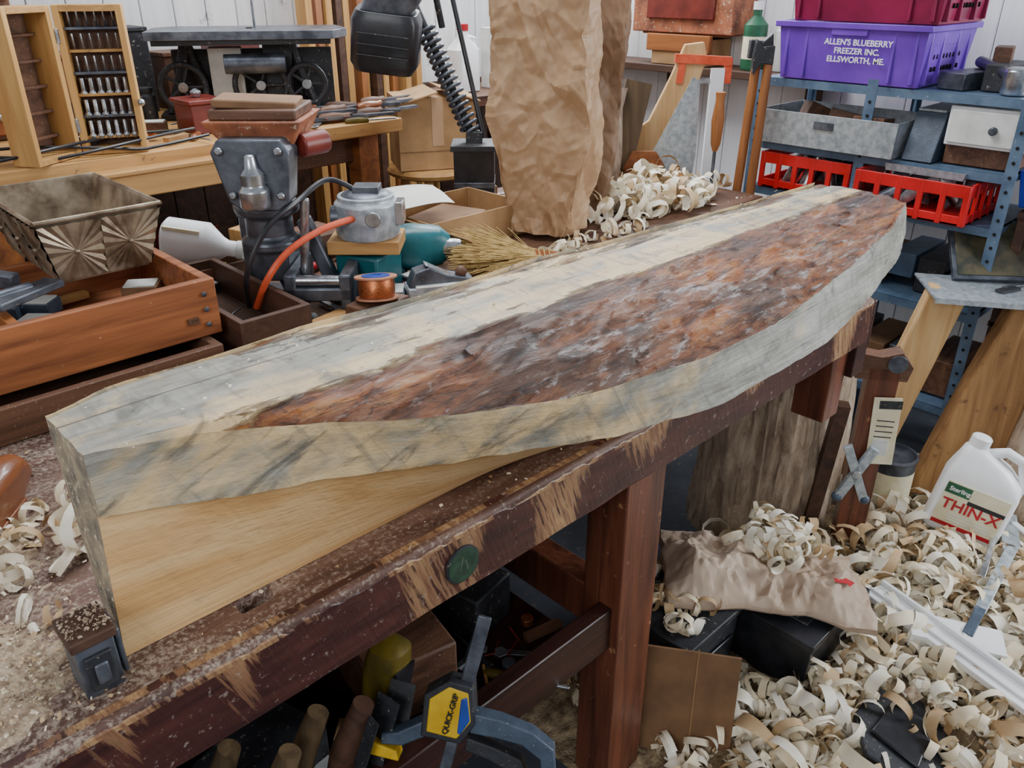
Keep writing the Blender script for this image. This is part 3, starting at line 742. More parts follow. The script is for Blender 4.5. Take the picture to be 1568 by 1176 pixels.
def path(name,pts,r,mat):
    P=[Vector(p) for p in pts]; out=[]
    for i in range(len(P)-1):
        p0=P[max(i-1,0)];p1=P[i];p2=P[i+1];p3=P[min(i+2,len(P)-1)]
        for k in range(10):
            t=k/10; out.append(.5*((2*p1)+(p2-p0)*t+(2*p0-5*p1+4*p2-p3)*t*t+(3*p1-p0-3*p2+p3)*t**3))
    out.append(P[-1]); b=MB(); b.tube(out,r,mat,10); b.finish(name)
path('orange_cord',[(.66,1.0,.90),(.68,.96,.98),(.74,.95,1.04),(.84,.95,1.075),(.94,.95,1.085),(.98,.955,1.08)],.0085,'orange')
path('black_cord',[(.65,1.02,.90),(.64,.98,1.0),(.70,.97,1.10),(.80,.98,1.15),(.93,1.05,1.17),(.99,1.01,1.14)],.007,'black')
b=MB(); b.lathe([(.054,0),(.054,.004),(.028,.005),(.028,.052),(.054,.053),(.054,.057),(.0,.057)],'flange'); b.lathe([(.044,.006),(.047,.02),(.047,.037),(.044,.051)],'copper'); b.lathe([(.036,.0572),(.036,.059),(.014,.0595),(.014,.0575)],'deepblue')
b.finish('copper_wire_spool',loc=(.895,.81,.915),rot=(-.15,.1,0))
b=MB(); b.bc((.895,.81,.881),(.14,.1,.058),'dk_x',(0,0,.3)); b.finish('wood_block',bevel=.004)
b=MB(); b.box(-.09,.09,-.035,.035,0,.05,'galv'); b.prism([(-.09,0),(.09,0),(.09,.02),(.02,.035),(-.03,.06),(-.07,.05)],.05,'iron',TR(0,0,.04,math.pi/2,0,0)); b.box(-.07,.06,-.04,.04,.05,.056,'offw'); b.bc((0,.0,.085),(.09,.04,.006),'steel',(0,.5,0)); b.ball((.06,0,.075),.016,'dk_x')
b.finish('block_plane',loc=(1.09,.80,.862),rot=(0,0,CAMR+.3),bevel=.003)
# whisk broom
b=MB()
for k in range(1100):
    a=random.gauss(0,.36); r1=random.uniform(.18,.28); h=random.uniform(0,.04)
    p0=Vector((-.10+random.uniform(-.01,.01),random.uniform(-.03,.03),.02+h*.5)); p1=p0+Vector((r1*math.cos(a),r1*math.sin(a),random.uniform(-.015,.055)))
    b.cyl(p0,p1,.0016,'bristle',r1=.0011,seg=4,cap=False)
b.loft([(0,0,0,.012,.012,2),(0,0,.1,.014,.014,2),(0,0,.14,.035,.016,2.2),(0,0,.17,.05,.018,2.2)],'handle',20,TR(-.26,0,.028,0,math.pi/2,0)@rotM(0,0,math.pi/2)); 
for k in range(3): b.tube([(-.13+.015*k,.045*math.cos(a),.028+.019*math.sin(a)) for a in [j*math.pi/8 for j in range(17)]],.0022,'bristle',5)
b.finish('whisk_broom',loc=(1.39,.86,.872),rot=(0,0,2.45))
b=MB(); b.loft([(0,0,0,.05,.04,2.5),(0,0,.01,.062,.05,2.5),(0,0,.12,.062,.05,2.5),(0,0,.16,.03,.028,2),(0,0,.175,.022,.022,2),(0,0,.2,.022,.022,2)],'white',28,TR(-.1,0,.05,0,math.pi/2,0)); b.cyl((.1,0,.05),(.12,0,.05),.025,'offw'); b.box(-.09,.01,-.045,.045,.092,.1,'label')
b.finish('white_plastic_bottle',loc=(.69,1.36,.93),rot=(0,.15,CAMR))
b=MB(); b.tray(.56,.84,1.28,1.5,.852,.93,.012,'dk_x'); b.finish('parts_bin',bevel=.002)
b=MB(); b.tray(1.32,1.74,1.12,1.42,.852,.96,.006,'card'); b.bc((1.5,1.27,.9),(.25,.18,.06),'card_d',(0,0,.3)); b.bc((1.31,1.10,.95),(.06,.4,.005),'card',(0,.6,0)); b.finish('cardboard_tray',bevel=.001)
b=MB(); vs=[];fs=[]
for i in range(14):
    for j in range(10):
        x=-.15+.30*i/13;y=-.10+.20*j/9; vs.append((x,y,.02*math.sin(x*14)+.018*noise.noise((x*6,y*6,1))+.02))
for i in range(13):
    for j in range(9): a=i*10+j; fs.append((a,a+10,a+11,a+1))
b.add(vs,fs,'paper'); b.add([(v[0],v[1],v[2]-.0012) for v in vs],[f[::-1] for f in fs],'paper'); b.finish('paper_sheet',loc=(1.33,1.29,.995),rot=(0.10,.12,CAMR+.45),ang=80)
b=MB()
for (x,y,z,dx,dy,dz,r) in ((1.1,1.42,.89,.12,.15,.08,.1),(1.55,1.55,.9,.2,.12,.1,-.2),(2.6,1.55,.88,.2,.1,.06,.2),(.9,1.45,.91,.1,.1,.12,.3),(.78,.86,.866,.12,.05,.03,.2),(1.2,1.2,.88,.16,.1,.06,.6)):
    b.bc((x,y,z),(dx,dy,dz),random.choice(['pine','dk_x','card_d']),(0,0,r))
b.finish('wood_offcuts',bevel=.003)

# ---------------- crumpled paper: piecewise-linear facets with sharp creases
def hsh(i,j,s):
    v=math.sin(i*127.1+j*311.7+s*74.7)*43758.5453; return v-math.floor(v)
def trif(u,v,s):
    u+=.35*noise.noise((u*.6,v*.6,s)); v+=.35*noise.noise((u*.6,v*.6,s+9.3))
    F=.3660254; k=(u+v)*F; i=math.floor(u+k); j=math.floor(v+k); a=u+k-i; c=v+k-j
    h0=hsh(i,j,s); h3=hsh(i+1,j+1,s)
    if a>c: return h0*(1-a)+hsh(i+1,j,s)*(a-c)+h3*c-.5
    return h0*(1-c)+hsh(i,j+1,s)*(c-a)+h3*a-.5
def crum(u,v,seed):
    ca,sa=.8,.6; u2,v2=ca*u-sa*v,sa*u+ca*v
    return 1.0*trif(u*9,v*5.5,seed)+.42*trif(u2*19,v2*15,seed+3)+.16*trif(u*42,v*38,seed+5)
def bag(name,loc,rot,mat,h,w,d,seed,lean=0,amp=.05):
    b=MB(); R=230; SG=330; vs=[];fs=[]
    for k in range(R+1):
        t=k/R; z=h*t
        hw=w/2*(.62+.44*min(1,t*2.4)**.7-.03*math.sin(max(0,t-.35)/.65*math.pi)); hd=d/2*(.8+.25*min(1,t*3)-.55*t)
        hw*=1+.06*trif(.3,z*4,seed+20); cx=lean*t+.022*trif(1.7,z*3,seed+30); cy=.02*trif(4.7,z*4,seed+31)
        P=4*(hw+hd)
        for i in range(SG):
            s=i/SG*P
            if s<hw: x,y,nx,ny=-s,hd,0,1
            elif s<hw+2*hd: x,y,nx,ny=-hw,hd-(s-hw),-1,0
            elif s<3*hw+2*hd: x,y,nx,ny=-hw+(s-hw-2*hd),-hd,0,-1
            elif s<3*hw+4*hd: x,y,nx,ny=hw,-hd+(s-3*hw-2*hd),1,0
            else: x,y,nx,ny=hw-(s-3*hw-4*hd),hd,0,1
            ex=max(0,1-(hw-abs(x))/.02); ey=max(0,1-(hd-abs(y))/.02)
            if ex>0 and ey>0:
                x-=math.copysign(.004*ex*ey,x); y-=math.copysign(.004*ex*ey,y)
            g=0
            if nx: g=-.045*t*(1-abs(y)/max(hd,1e-4))
            u=i/SG*4*(w+d)/2; ev=min(1,min(i,SG-i)/12)
            # long soft folds plus sharper, thinner creases
            r1=1-min(1,abs(trif((u+z*.35)*8,(z-u*.2)*4,seed+2))*5)
            r2=1-min(1,abs(trif((u*.8-z*.6)*13,(u*.6+z*.8)*10,seed+3))*5)
            f=amp*(.95*trif(u*5.5,z*2.2,seed)+.45*trif((u+z*.5)*11,(z-u*.3)*7,seed+2)+.13*r1+.07*r2+.16*trif((u*.8-z*.6)*24,(u*.6+z*.8)*20,seed+3)+.06*trif(u*50,z*44,seed+5))*ev
            tw=.4*amp*trif(u*5+3,z*4,seed+8)*ev
            vs.append((cx+x+nx*(f+g)-ny*tw,cy+y+ny*(f+g)+nx*tw,z+.25*amp*trif(u*7+9,z*6,seed+12)*min(1,k/20)))
    for k in range(R):
        for i in range(SG):
            j=(i+1)%SG; fs.append((k*SG+i,(k+1)*SG+i,(k+1)*SG+j,k*SG+j)[::-1])
    fs.append(tuple(range(SG)))
    b.add(vs,fs,mat); b.finish(name,loc=loc,rot=rot,ang=12)
bag('paper_bag',(1.78,1.06,.872),(0,0,CAMR-.35),'kraft',.84,.31,.22,2.3,-.03,.058)
bag('paper_bag',(2.03,1.17,.872),(0,0,CAMR+.15),'kraft_d',.76,.25,.2,5.1,.02,.04)

# ---------------- articulated lamp
def lamp():
    b=MB(); B=Vector((1.87,1.53,.852))
    b.bc(B+Vector((0,0,.11)),(.15,.15,.22),'black',(0,0,CAMR)); b.bc(B+Vector((0,0,.225)),(.17,.17,.02),'blackd',(0,0,CAMR)); b.bc(B+Vector((0,0,.09)),(.153,.153,.02),'iron',(0,0,CAMR))
    b.bc(B+Vector((0,0,.25)),(.06,.06,.05),'blackd',(0,0,CAMR))
    top=Vector((1.80,1.76,1.55)); base=B+Vector((0,0,.25)); d=(top-base); q=d.to_track_quat('Z','Y')
    b.cyl(base,top,.014,'blackd'); pts=[]
    turns=17
    for i in range(turns*14+1):
        t=i/(turns*14); a=2*math.pi*turns*t; pts.append(base+d*(.05+.8*t)+q@Vector((.032*math.cos(a),.032*math.sin(a),0)))
    b.tube(pts,.0075,'iron',7)
    side=Vector((.719,-.695,0))*.06
    b.cyl(base+side*.6,top+side*1.2+Vector((.02,0,.25)),.009,'black')
    H=TR(1.63,1.73,1.345,0,0,CAMR)@rotM(.12,.12,0)
    b.loft([(0,0,0,.10,.08,5),(0,0,.03,.118,.095,5),(0,0,.17,.118,.10,5),(0,0,.2,.105,.09,5)],'black',36,H)
    b.loft([(0,.0,.2,.09,.08,5),(0.02,0,.24,.095,.085,5),(.04,0,.42,.085,.08,5)],'iron',36,H)
    for k in range(3): b.box(-.09,.09,-.101,-.098,.06+.035*k,.065+.035*k,'blackd',H)
    b.box(.09,.2,-.02,.02,.3,.34,'blackd',H); b.tube([(.1,0,.32),(.16,.02,.26),(.19,.02,.16)],.012,'blackd',T=H)
    b.finish('articulated_lamp',bevel=.004)
lamp()
b=MB(); sx,sy,sz=2.13,2.12,.88
b.lathe([(.17,-.0),(.195,.01),(.2,.025),(.19,.04),(.0,.042)],'pine',TR(sx,sy,sz-.04),40)
for a in (.785,2.356,3.927,5.498):
    p1=Vector((sx+.12*math.cos(a),sy+.12*math.sin(a),sz-.03)); p0=Vector((sx+.21*math.cos(a),sy+.21*math.sin(a),FZ)); b.tube([p0,p0.lerp(p1,.3),p0.lerp(p1,.6),p1],[.018,.024,.025,.02],'pine_z',12)
for zz,r in ((.1,.18),(.45,.155),(.7,.14)):
    pp=[Vector((sx+r*math.cos(a),sy+r*math.sin(a),zz)) for a in (.785,2.356,3.927,5.498)]
    for i in range(4): b.cyl(pp[i],pp[(i+1)%4],.013,'pine',seg=10)
b.finish('wooden_stool')
b=MB(); b.bc((0,0,.15),(.34,.26,.3),'card'); b.bc((0,-.131,.2),(.05,.001,.2),'kraft'); b.bc((-.085,-.03,.305),(.165,.3,.006),'card',(0,-.25,0)); b.bc((.1,-.03,.31),(.165,.3,.006),'card',(0,.3,0)); b.bc((0,-.13,.08),(.34,.004,.003),'card_d')
b.finish('cardboard_box',loc=(2.14,2.12,.884),rot=(0,0,CAMR+.3),bevel=.003)
b=MB(); b.box(3.45,3.72,.98,2.86,1.20,1.235,'dk_y')
for yy in (1.1,1.9,2.6): b.box(3.6,3.72,yy,yy+.03,1.08,1.2,'dk_y')
b.finish('wall_shelf',bevel=.003)
b=MB(); b.box(3.48,3.7,1.62,1.95,1.237,1.36,'card'); b.box(3.47,3.5,1.6,1.98,1.3,1.38,'fir_y'); b.finish('plywood_box',bevel=.003)
b=MB(); b.box(3.5,3.7,1.5,2.1,1.385,1.75,'rust'); b.bc((3.49,1.8,1.5),(.02,.4,.1),'redbrown'); b.bc((3.6,1.8,1.38),(.16,.5,.01),'fir_y'); b.finish('rusty_tool_chest',bevel=.01)
b=MB(); b.lathe([(.05,0),(.055,.01),(.055,.2),(.02,.24),(.02,.27)],'green'); b.lathe([(.0555,.05),(.0555,.15)],'label',cap=False); b.lathe([(.024,.265),(.024,.3),(0,.301)],'white'); b.finish('green_spray_bottle',loc=(3.55,1.40,1.237))
b=MB()
for k,(yy,hh,m) in enumerate(((1.27,.22,'offw'),(1.17,.16,'iron'),(2.3,.3,'card_d'),(2.5,.26,'white'),(2.68,.2,'blackd'))): b.lathe([(.045,0),(.048,.01),(.048,hh*.8),(.03,hh*.9),(.03,hh),(0,hh+.001)],m,TR(3.6,yy,1.237))
b.finish('shelf_bottles')
b=MB(); b.loft([(0,0,0,.08,.06,4),(0,0,.2,.08,.06,4),(0,0,.26,.03,.03,2),(0,0,.3,.025,.025,2)],'white'); b.lathe([(.03,.29),(.03,.32),(0,.321)],'redtxt'); b.tube([(.03,0,.26),(.08,0,.25),(.085,0,.16)],.012,'white'); b.finish('white_jug',loc=(2.75,2.6,1.105))
b=MB(); b.box(2.52,3.2,2.4,2.85,1.05,1.1,'dk_x')
for lx in (2.54,3.12):
    for ly in (2.42,2.78): b.box(lx,lx+.05,ly,ly+.05,FZ,1.05,'dk_y')
b.box(2.56,3.12,2.45,2.8,.4,.43,'dk_x'); b.bc((3.0,2.6,1.25),(.12,.15,.3),'offw'); b.finish('corner_stand',bevel=.003)
# handsaw, board, billet
b=MB(); T=TR(2.74,1.30,.855,0,0,CAMR)
b.prism([(-.10,0),(.13,0),(.14,.10),(.13,.40),(.10,.42)],.003,'galv',T@TR(0,-.02,0,math.pi/2,0,0))
b.prism([(-.06,.0),(.06,0),(.09,.06),(.05,.12),(-.05,.12),(-.09,.05)],.022,'handle',T@TR(-.08,-.02,.0,math.pi/2,0,0)); b.finish('hand_saw')
b=MB(); b.prism([(-.28,0),(-.04,0),(.06,.16),(.12,.30),(.17,.48),(.15,.54),(.07,.53),(.02,.40),(-.06,.22),(-.2,.12)],.03,'hair2',TR(2.86,1.40,.855,math.pi/2,0,CAMR)); b.finish('shaped_wood_board',bevel=.004)
b=MB()
def br(p,n,k): return p+n*.03*noise.noise(p*12)
b.loft([(0,0,.0,.09,.07,3),(0,0,.12,.085,.07,3),(.02,0,.3,.08,.06,3),(.03,0,.38,.07,.05,3)],'bark',30,TR(2.47,1.42,.86,-.1,.12,0),fn=br)
b.box(-.05,.06,-.03,.03,.0,.40,'olddowel',TR(2.60,1.44,.86,-.1,.2,CAMR)); b.finish('bark_billet')
b=MB(); T=TR(2.97,1.28,.99,0,0,CAMR)
b.bc(T@Vector((-.01,0,.335)),(.24,.025,.035),'orange',(0,.05,CAMR)); b.bc(T@Vector((-.10,0,.29)),(.03,.02,.1),'orange',(0,.1,CAMR)); b.bc(T@Vector((.10,0,.29)),(.03,.02,.1),'orange',(0,0,CAMR)); b.box(-.11,.11,-.002,.002,.24,.26,'steel',T); b.box(.03,.085,-.015,.015,-1.268,.30,'white',T); b.finish('bow_saw')
def axe(x,y,tilt,headmat,hl,hd=1):
    b=MB(); T=TR(x,y,FZ,0,tilt,CAMR)
    b.loft([(0,0,0,.024,.017,2),(0,0,.05,.018,.013,2),(0,0,hl*.5,.019,.014,2),(.01,0,hl,.018,.013,2)],'handle_z',18,T)
    b.prism([(-.035*hd,-.035),(.03*hd,-.03),(.07*hd,-.07),(.08*hd,0),(.07*hd,.06),(.03*hd,.03),(-.035*hd,.035)],.035,headmat,T@TR(0,0,hl-.03,math.pi/2,0,0)); b.finish('axe',bevel=.004)
axe(2.83,1.0,.02,'blackd',1.70,.8); axe(2.86,.93,.0,'blackd',1.68,-.7)
b=MB(); b.lathe([(.01,0),(.02,.03),(.026,.12),(.017,.2),(.02,.23)],'handle_z',TR(2.77,1.06,1.0)); b.cyl((2.77,1.06,.855),(2.77,1.06,1.0),.007,'iron'); b.finish('turning_gouge')

# ---------------- metal shelving unit
def shelf():
    b=MB()
    X0,X1,Y0,Y1=3.0,3.45,.02,1.02
    for px,sx in ((X0,1),(X1,-1)):
        for py in (Y0,.555,Y1):
            b.box(px,px+.035*sx,py-.003,py+.003,FZ,1.30,'shelfblue') if sx>0 else b.box(px-.035,px,py-.003,py+.003,FZ,1.30,'shelfblue')
            b.box(px-.002,px+.002,py-.02,py+.02,FZ,1.30,'shelfblue')
            z=FZ+.1
            while z<1.26: b.cyl((px-.0025*sx,py,z),(px-.0045*sx,py,z),.006,'shadow',seg=8); z+=.05
    for z in (1.27,1.02,.83,.5,.1):
        b.box(X0,X1,Y0,Y1,z,z+.006,'shelfblue'); b.box(X0-.001,X0+.004,Y0,Y1,z-.025,z+.006,'shelfblue'); b.box(X0,X1,Y0,Y0+.004,z-.025,z+.006,'shelfblue')
    b.finish('metal_shelving_unit')
shelf()
def crate(name,x0,x1,y0,y1,z0,z1,mat,fl=.02):
    b=MB(); b.tray(x0,x1,y0,y1,z0,z1,.008,mat,fl=fl)
    b.tray(x0-fl-.012,x1+fl+.012,y0-fl-.012,y1+fl+.012,z1-.022,z1,.014,mat)
    h=z1-z0
    for yy in (y0+.02,y0+.10,y1-.10,y1-.02): b.box(x0-fl*.7-.004,x0+.004,yy-.006,yy+.006,z0+.01,z1-.02,mat)
    for xx in (x0+.03,x0+.14,x1-.14,x1-.03): b.box(xx-.006,xx+.006,y0-fl*.7-.004,y0+.004,z0+.01,z1-.02,mat)
    for r in range(3):
        for k in range(9): b.box(x0+.08+k*.03,x0+.086+k*.03,y0-fl*.6-.002,y0-.001,z0+h*(.25+.2*r),z0+h*(.33+.2*r),'shadow')
    b.box(x0-fl-.006,x0-fl+.004,(y0+y1)/2-.07,(y0+y1)/2+.07,z1-.045,z1-.02,mat)
    return b.finish(name,bevel=.003)
pc=crate('purple_crate',3.0,3.42,.40,.94,1.279,1.49,'purple')
for i,s in enumerate(("ALLEN'S BLUEBERRY","FREEZER INC.","ELLSWORTH, ME.")):
    mw=Matrix(((0,0,-1,-.236),(-1,0,0,-.04),(0,1,0,.135-.030*i),(0,0,0,1)))
    textob(s,.029,pc,mw,'white')
crate('maroon_crate',2.98,3.40,.36,.90,1.492,1.70,'maroon')
b=MB()
for k,(y,dx,dy,dz,m) in enumerate(((.28,.3,.10,.06,'iron'),(.17,.25,.09,.09,'blackd'),(.08,.3,.08,.05,'card_d'),(.22,.12,.06,.14,'dk_x'))): b.bc((3.22+.02*k,y,1.278+dz/2),(dx,dy,dz),m,(0,0,.15*k-.2))
b.cyl((3.05,.1,1.34),(3.3,.3,1.36),.02,'iron'); b.lathe([(.04,0),(.045,.01),(.045,.08),(.03,.09)],'steel',TR(3.08,.10,1.278)); b.finish('shelf_tools',bevel=.004)
def slotcrate(x0,x1,y0,y1,z0,z1,mat):
    b=MB()
    b.box(x0,x1,y0,y1,z0,z0+.01,mat)
    for z,hh in ((z0,.035),(z1-.045,.045)):
        b.box(x0,x0+.01,y0,y1,z,z+hh,mat); b.box(x1-.01,x1,y0,y1,z,z+hh,mat); b.box(x0,x1,y0,y0+.01,z,z+hh,mat); b.box(x0,x1,y1-.01,y1,z,z+hh,mat)
    n=5
    for k in range(n+1):
        y=y0+(y1-y0-.02)*k/n; b.box(x0-.002,x0+.012,y,y+.02,z0,z1,mat); b.box(x1-.012,x1,y,y+.02,z0,z1,mat)
        x=x0+(x1-x0-.02)*k/n; b.box(x,x+.02,y0-.002,y0+.012,z0,z1,mat)
    for k in range(9):
        b.cyl((random.uniform(x0+.06,x1-.06),random.uniform(y0+.06,y1-.06),z0+.012),(random.uniform(x0+.06,x1-.06),random.uniform(y0+.06,y1-.06),z1+.0),.028,random.choice(['iron','steel','blackd','galv']))
    return b.finish('red_bottle_crate',bevel=.002)
slotcrate(2.99,3.4,.58,.97,.84,.985,'red'); slotcrate(2.93,3.35,.11,.53,.84,.985,'red')
b=MB(); b.tray(2.98,3.28,.16,.44,.988,1.015,.004,'galv',fl=.004); b.finish('metal_pan')
b=MB(); b.tray(2.96,3.3,.42,.98,1.03,1.16,.004,'galv',fl=.006)
for k in range(3): b.bc((3.05+.07*k,.55+.15*k,1.12),(.1,.12,.08),'dk_x',(.2*k,.1,.4*k))
b.bc((2.952,.7,1.12),(.004,.08,.03),'iron'); b.finish('galvanised_tray',bevel=.001)
b=MB(); b.frus((3.0,3.4,.29,.40),(3.07,3.4,.29,.40),1.03,1.20,'bluegray'); b.box(3.06,3.38,.295,.395,1.20,1.21,'galv'); b.finish('grey_parts_bin',bevel=.003)
b=MB(); b.box(3.02,3.42,-.05,.27,1.10,1.235,'white'); b.box(3.01,3.03,-.04,.26,1.11,1.225,'offw'); b.cyl((3.01,.11,1.165),(2.99,.11,1.165),.014,'iron'); b.box(3.05,3.42,.03,.27,1.03,1.10,'dk_x'); b.finish('white_drawer',bevel=.004)
b=MB(); b.tray(3.12,3.44,-.35,.0,.90,1.03,.01,'blue',fl=.02); b.box(3.115,3.13,-.3,-.05,.93,.95,'blue'); b.finish('blue_bin',bevel=.003)
b=MB(); b.box(3.1,3.7,-.7,-.01,.86,.89,'dk_y'); b.box(3.1,3.7,-.7,-.01,.45,.47,'dk_y'); b.box(3.66,3.7,-.7,-.01,FZ,1.6,'dk_y')
for p in ((3.1,-.70),(3.1,-.05)): b.box(p[0],p[0]+.035,p[1],p[1]+.035,FZ,.86,'dk_y')
b.finish('side_rack',bevel=.002)
b=MB(); b.lathe([(.05,0),(.052,.01),(.052,.11),(.045,.12),(.045,.14),(0,.141)],'deepblue'); b.lathe([(.0525,.03),(.0525,.09)],'label',cap=False); b.finish('blue_paint_can',loc=(3.2,-.2,.472))
b=MB()
for k in range(7): b.bc((3.24+.02*(k%3),.12+.12*k,.56+.02*(k%3)),(.3,.10,.1+.04*(k%2)),random.choice(['blackd','dk_x','iron','card_d','shelfblue']))
for k in range(6): b.bc((3.24,.12+.14*k,.19),(.32,.12,.15+.02*(k%2)),random.choice(['blackd','dk_x','iron','card_d']))
b.finish('shelf_hardware_boxes',bevel=.004)

# ---------------- floor things on the right
b=MB()
def stf(p,n,k):
    r=noise.noise(Vector((n.x*2.5,n.y*2.5,p.z*1.5)))*.045+noise.noise(Vector((n.x*11,n.y*11,p.z*3)))*.014+noise.noise(Vector((n.x*28,n.y*28,p.z*6)))*.006
    return p+n*r
b.loft([(0,0,z,.27-.03*z,.25-.03*z,2.4) for z in [i*.015 for i in range(53)]],'bark',180,TR(0,0,0),fn=stf,captop=False)
b.lathe([(.0,.775),(.25,.778)],'endgrain',cap=False)
b.finish('bark_stump',loc=(2.36,.42,FZ),ang=50)
b=MB()
b.box(-.05,.045,-.03,.03,0,.80,'bench_leg'); b.bc((-.12,.02,.32),(.045,.05,.64),'dk_y',(0,.07,0)); b.prism([(-.09,0),(.07,0),(.08,.05),(.04,.10),(-.02,.08),(-.09,.09)],.06,'dk_x',TR(0,0,.76,math.pi/2,0,0))
b.cyl((.03,-.035,.82),(.03,.035,.82),.03,'iron'); b.cyl((.0,-.034,.1),(.0,-.037,.1),.012,'steel'); b.cyl((.0,-.034,.68),(.0,-.037,.68),.012,'steel')
b.bc((.03,-.04,.58),(.085,.003,.25),'label',(0,-.06,0)); b.bc((.035,-.042,.68),(.07,.002,.03),'blackd',(0,-.06,0)); 
for z in (.64,.62,.6,.58): b.bc((.03,-.042,z-.02),(.055,.002,.004),'blackd')
b.bc((.028,-.042,.52),(.05,.002,.06),'offw')
for s in (-1,1): b.bc((-.03,-.055,.42),(.03,.02,.22),'galv',(0,.4*s,0)); b.ball((-.03+.045*s,-.055,.32),.018,'bluegray')
b.cyl((-.03,-.07,.42),(-.03,-.04,.42),.015,'steel')
b.finish('adjustable_work_stand',loc=(2.31,.05,FZ),rot=(0,0,CAMR-.2),bevel=.004)
# split wood
b=MB(); b.prism([(-.17,0),(.10,0),(.15,.40),(.17,.77),(.03,.79),(-.05,.5)],.10,'hair',TR(0,0,0,math.pi/2-.05,0,0)); b.finish('split_wood_slab',loc=(2.90,-.10,FZ+.10),rot=(0,0,CAMR-.25),bevel=.012)
b=MB(); b.prism([(-.20,0),(-.05,0),(.13,.86),(.00,.90)],.06,'hair2',TR(0,0,0,math.pi/2,0,0)); b.finish('split_wood_slab',loc=(2.80,.13,FZ+.04),rot=(0,0,CAMR-.2),bevel=.01)
b=MB(); b.prism([(-.12,0),(.12,0),(.12,.76),(-.02,.78)],.12,'bark',TR(0,0,0,math.pi/2,0,0)); b.finish('split_wood_slab',loc=(2.97,-.30,FZ+.06),rot=(0,0,CAMR-.3),bevel=.01)
b=MB(); b.bc((0,0,0),(.46,.26,.008),'galv',(0.02,0,0)); b.bc((.05,0,.01),(.1,.03,.008),'blackd',(0,0,.6)); b.cyl((.04,.02,.01),(.12,.06,.01),.006,'iron'); b.box(-.23,.23,-.135,-.128,-.015,.004,'galv'); b.finish('metal_plate',loc=(2.93,-.04,.64),rot=(0,.03,CAMR-.15))
b=MB(); b.box(-.2,.2,-.01,.01,0,.24,'iron'); b.box(-.185,.185,-.014,-.009,.015,.225,'glassy'); b.finish('framed_picture',loc=(3.04,-.06,.655),rot=(-.75,0,CAMR-.1),bevel=.002)
b=MB(); b.lathe([(.085,0),(.088,.006),(.085,.012),(.085,.24),(.09,.246),(.09,.252),(.08,.256),(.08,.24)],'iron'); b.lathe([(.0856,.03),(.0856,.2)],'label',cap=False); b.lathe([(.0,.235),(.08,.236)],'sawdust',cap=False); b.finish('paint_can',loc=(2.66,.07,FZ+.06))
def jug():
    b=MB()
    b.loft([(0,0,0,.115,.075,6),(0,0,.012,.122,.082,6),(0,0,.20,.122,.082,6),(0,0,.235,.115,.078,5),(-.02,0,.28,.085,.06,3.5),(-.05,0,.31,.05,.045,2.5),(-.06,0,.325,.03,.03,2)],'white',48)
    b.lathe([(.033,.322),(.033,.355),(.028,.36),(0,.361)],'white',TR(-.06,0,0))
    b.tube([(-.03,0,.30),(.03,0,.335),(.085,0,.32),(.112,0,.26),(.112,0,.18)],[.02,.018,.018,.018,.015],'white',12)
    b.box(-.1,.1,-.0855,-.082,.03,.20,'label'); b.box(-.1,-.02,-.0865,-.085,.155,.195,'green'); b.box(-.02,.1,-.0865,-.085,.135,.15,'black'); b.box(-.1,.1,-.0865,-.085,.03,.045,'redtxt')
    for k in range(3): b.box(-.06,.08,-.0865,-.085,.056+.012*k,.06+.012*k,'offw')
    o=b.finish('thinner_jug',loc=(2.60,-.22,FZ+.15),rot=(-.1,.16,CAMR-.55),bevel=.002)
    textob('THIN-X',.055,o,Matrix(((1,0,0,.0),(0,0,-1,-.0875),(0,1,0,.098),(0,0,0,1))),'redtxt')
    textob('Sterling',.022,o,Matrix(((1,0,0,-.055),(0,0,-1,-.0875),(0,1,0,.168),(0,0,0,1))),'white')
jug()
b=MB(); b.frus((1.28,1.51,.03,.34),(1.27,1.52,.02,.35),FZ,.0,'blackd'); b.box(1.265,1.525,.015,.355,.0,.02,'blackd'); b.box(1.3,1.49,.012,.02,-.2,-.06,'black'); b.finish('black_storage_box',bevel=.008)
b=MB(); b.frus((1.58,1.88,-.17,.06),(1.56,1.90,-.19,.08),FZ,-.02,'black'); b.box(1.555,1.905,-.195,.085,-.035,-.01,'black'); b.box(1.62,1.85,-.14,.03,-.01,-.005,'blackd'); b.finish('black_plastic_bin',bevel=.008)
def flatbag():
    b=MB(); nx,ny=170,120
    for side in (0,1):
        vs=[];fs=[]
        for i in range(nx):
            for j in range(ny):
                u=i/(nx-1);v=j/(ny-1); x=-.31+.60*u+.03*trif(v*5,u*.5,7); y=(-.18+.36*v)*(1-.22*math.sin(math.pi*u*.9))+.03*trif(u*6,v*.5,8)
                e=(math.sin(math.pi*v)**.6)*(1-.7*u*u)*min(1,u*6+.25)
                f=crum(x*1.1,y*1.1,3.1)*.085
                z=.012+.10*e+f*min(1,e*1.6)-.06*max(0,u-.7) if side==0 else .004-.06*max(0,u-.7)+.1*f
                if j in(0,ny-1) or i==0: z=.010
                vs.append((x,y,max(z,-.04)))
        for i in range(nx-1):
            for j in range(ny-1):
                a=i*ny+j; f=(a,a+ny,a+ny+1,a+1); fs.append(f if side==0 else f[::-1])
        b.add(vs,fs,'kraft_p')
    b.prism([(-.04,-.008),(.0,-.008),(.0,-.02),(.03,0),(.0,.02),(.0,.008),(-.04,.008)],.001,'redtxt',TR(.21,-.05,.080,.1,.25,.3))
    b.finish('flattened_paper_sack',loc=(1.67,.03,.015),rot=(0,.06,CAMR-.12),ang=16)
flatbag()
b=MB(); curls(b,120,lambda:(random.gauss(1.77,.055),random.gauss(.05,.05),.085+random.random()*.04),(.018,.034),(.018,.034),.06)
b.finish('shavings_on_sack',ang=60)
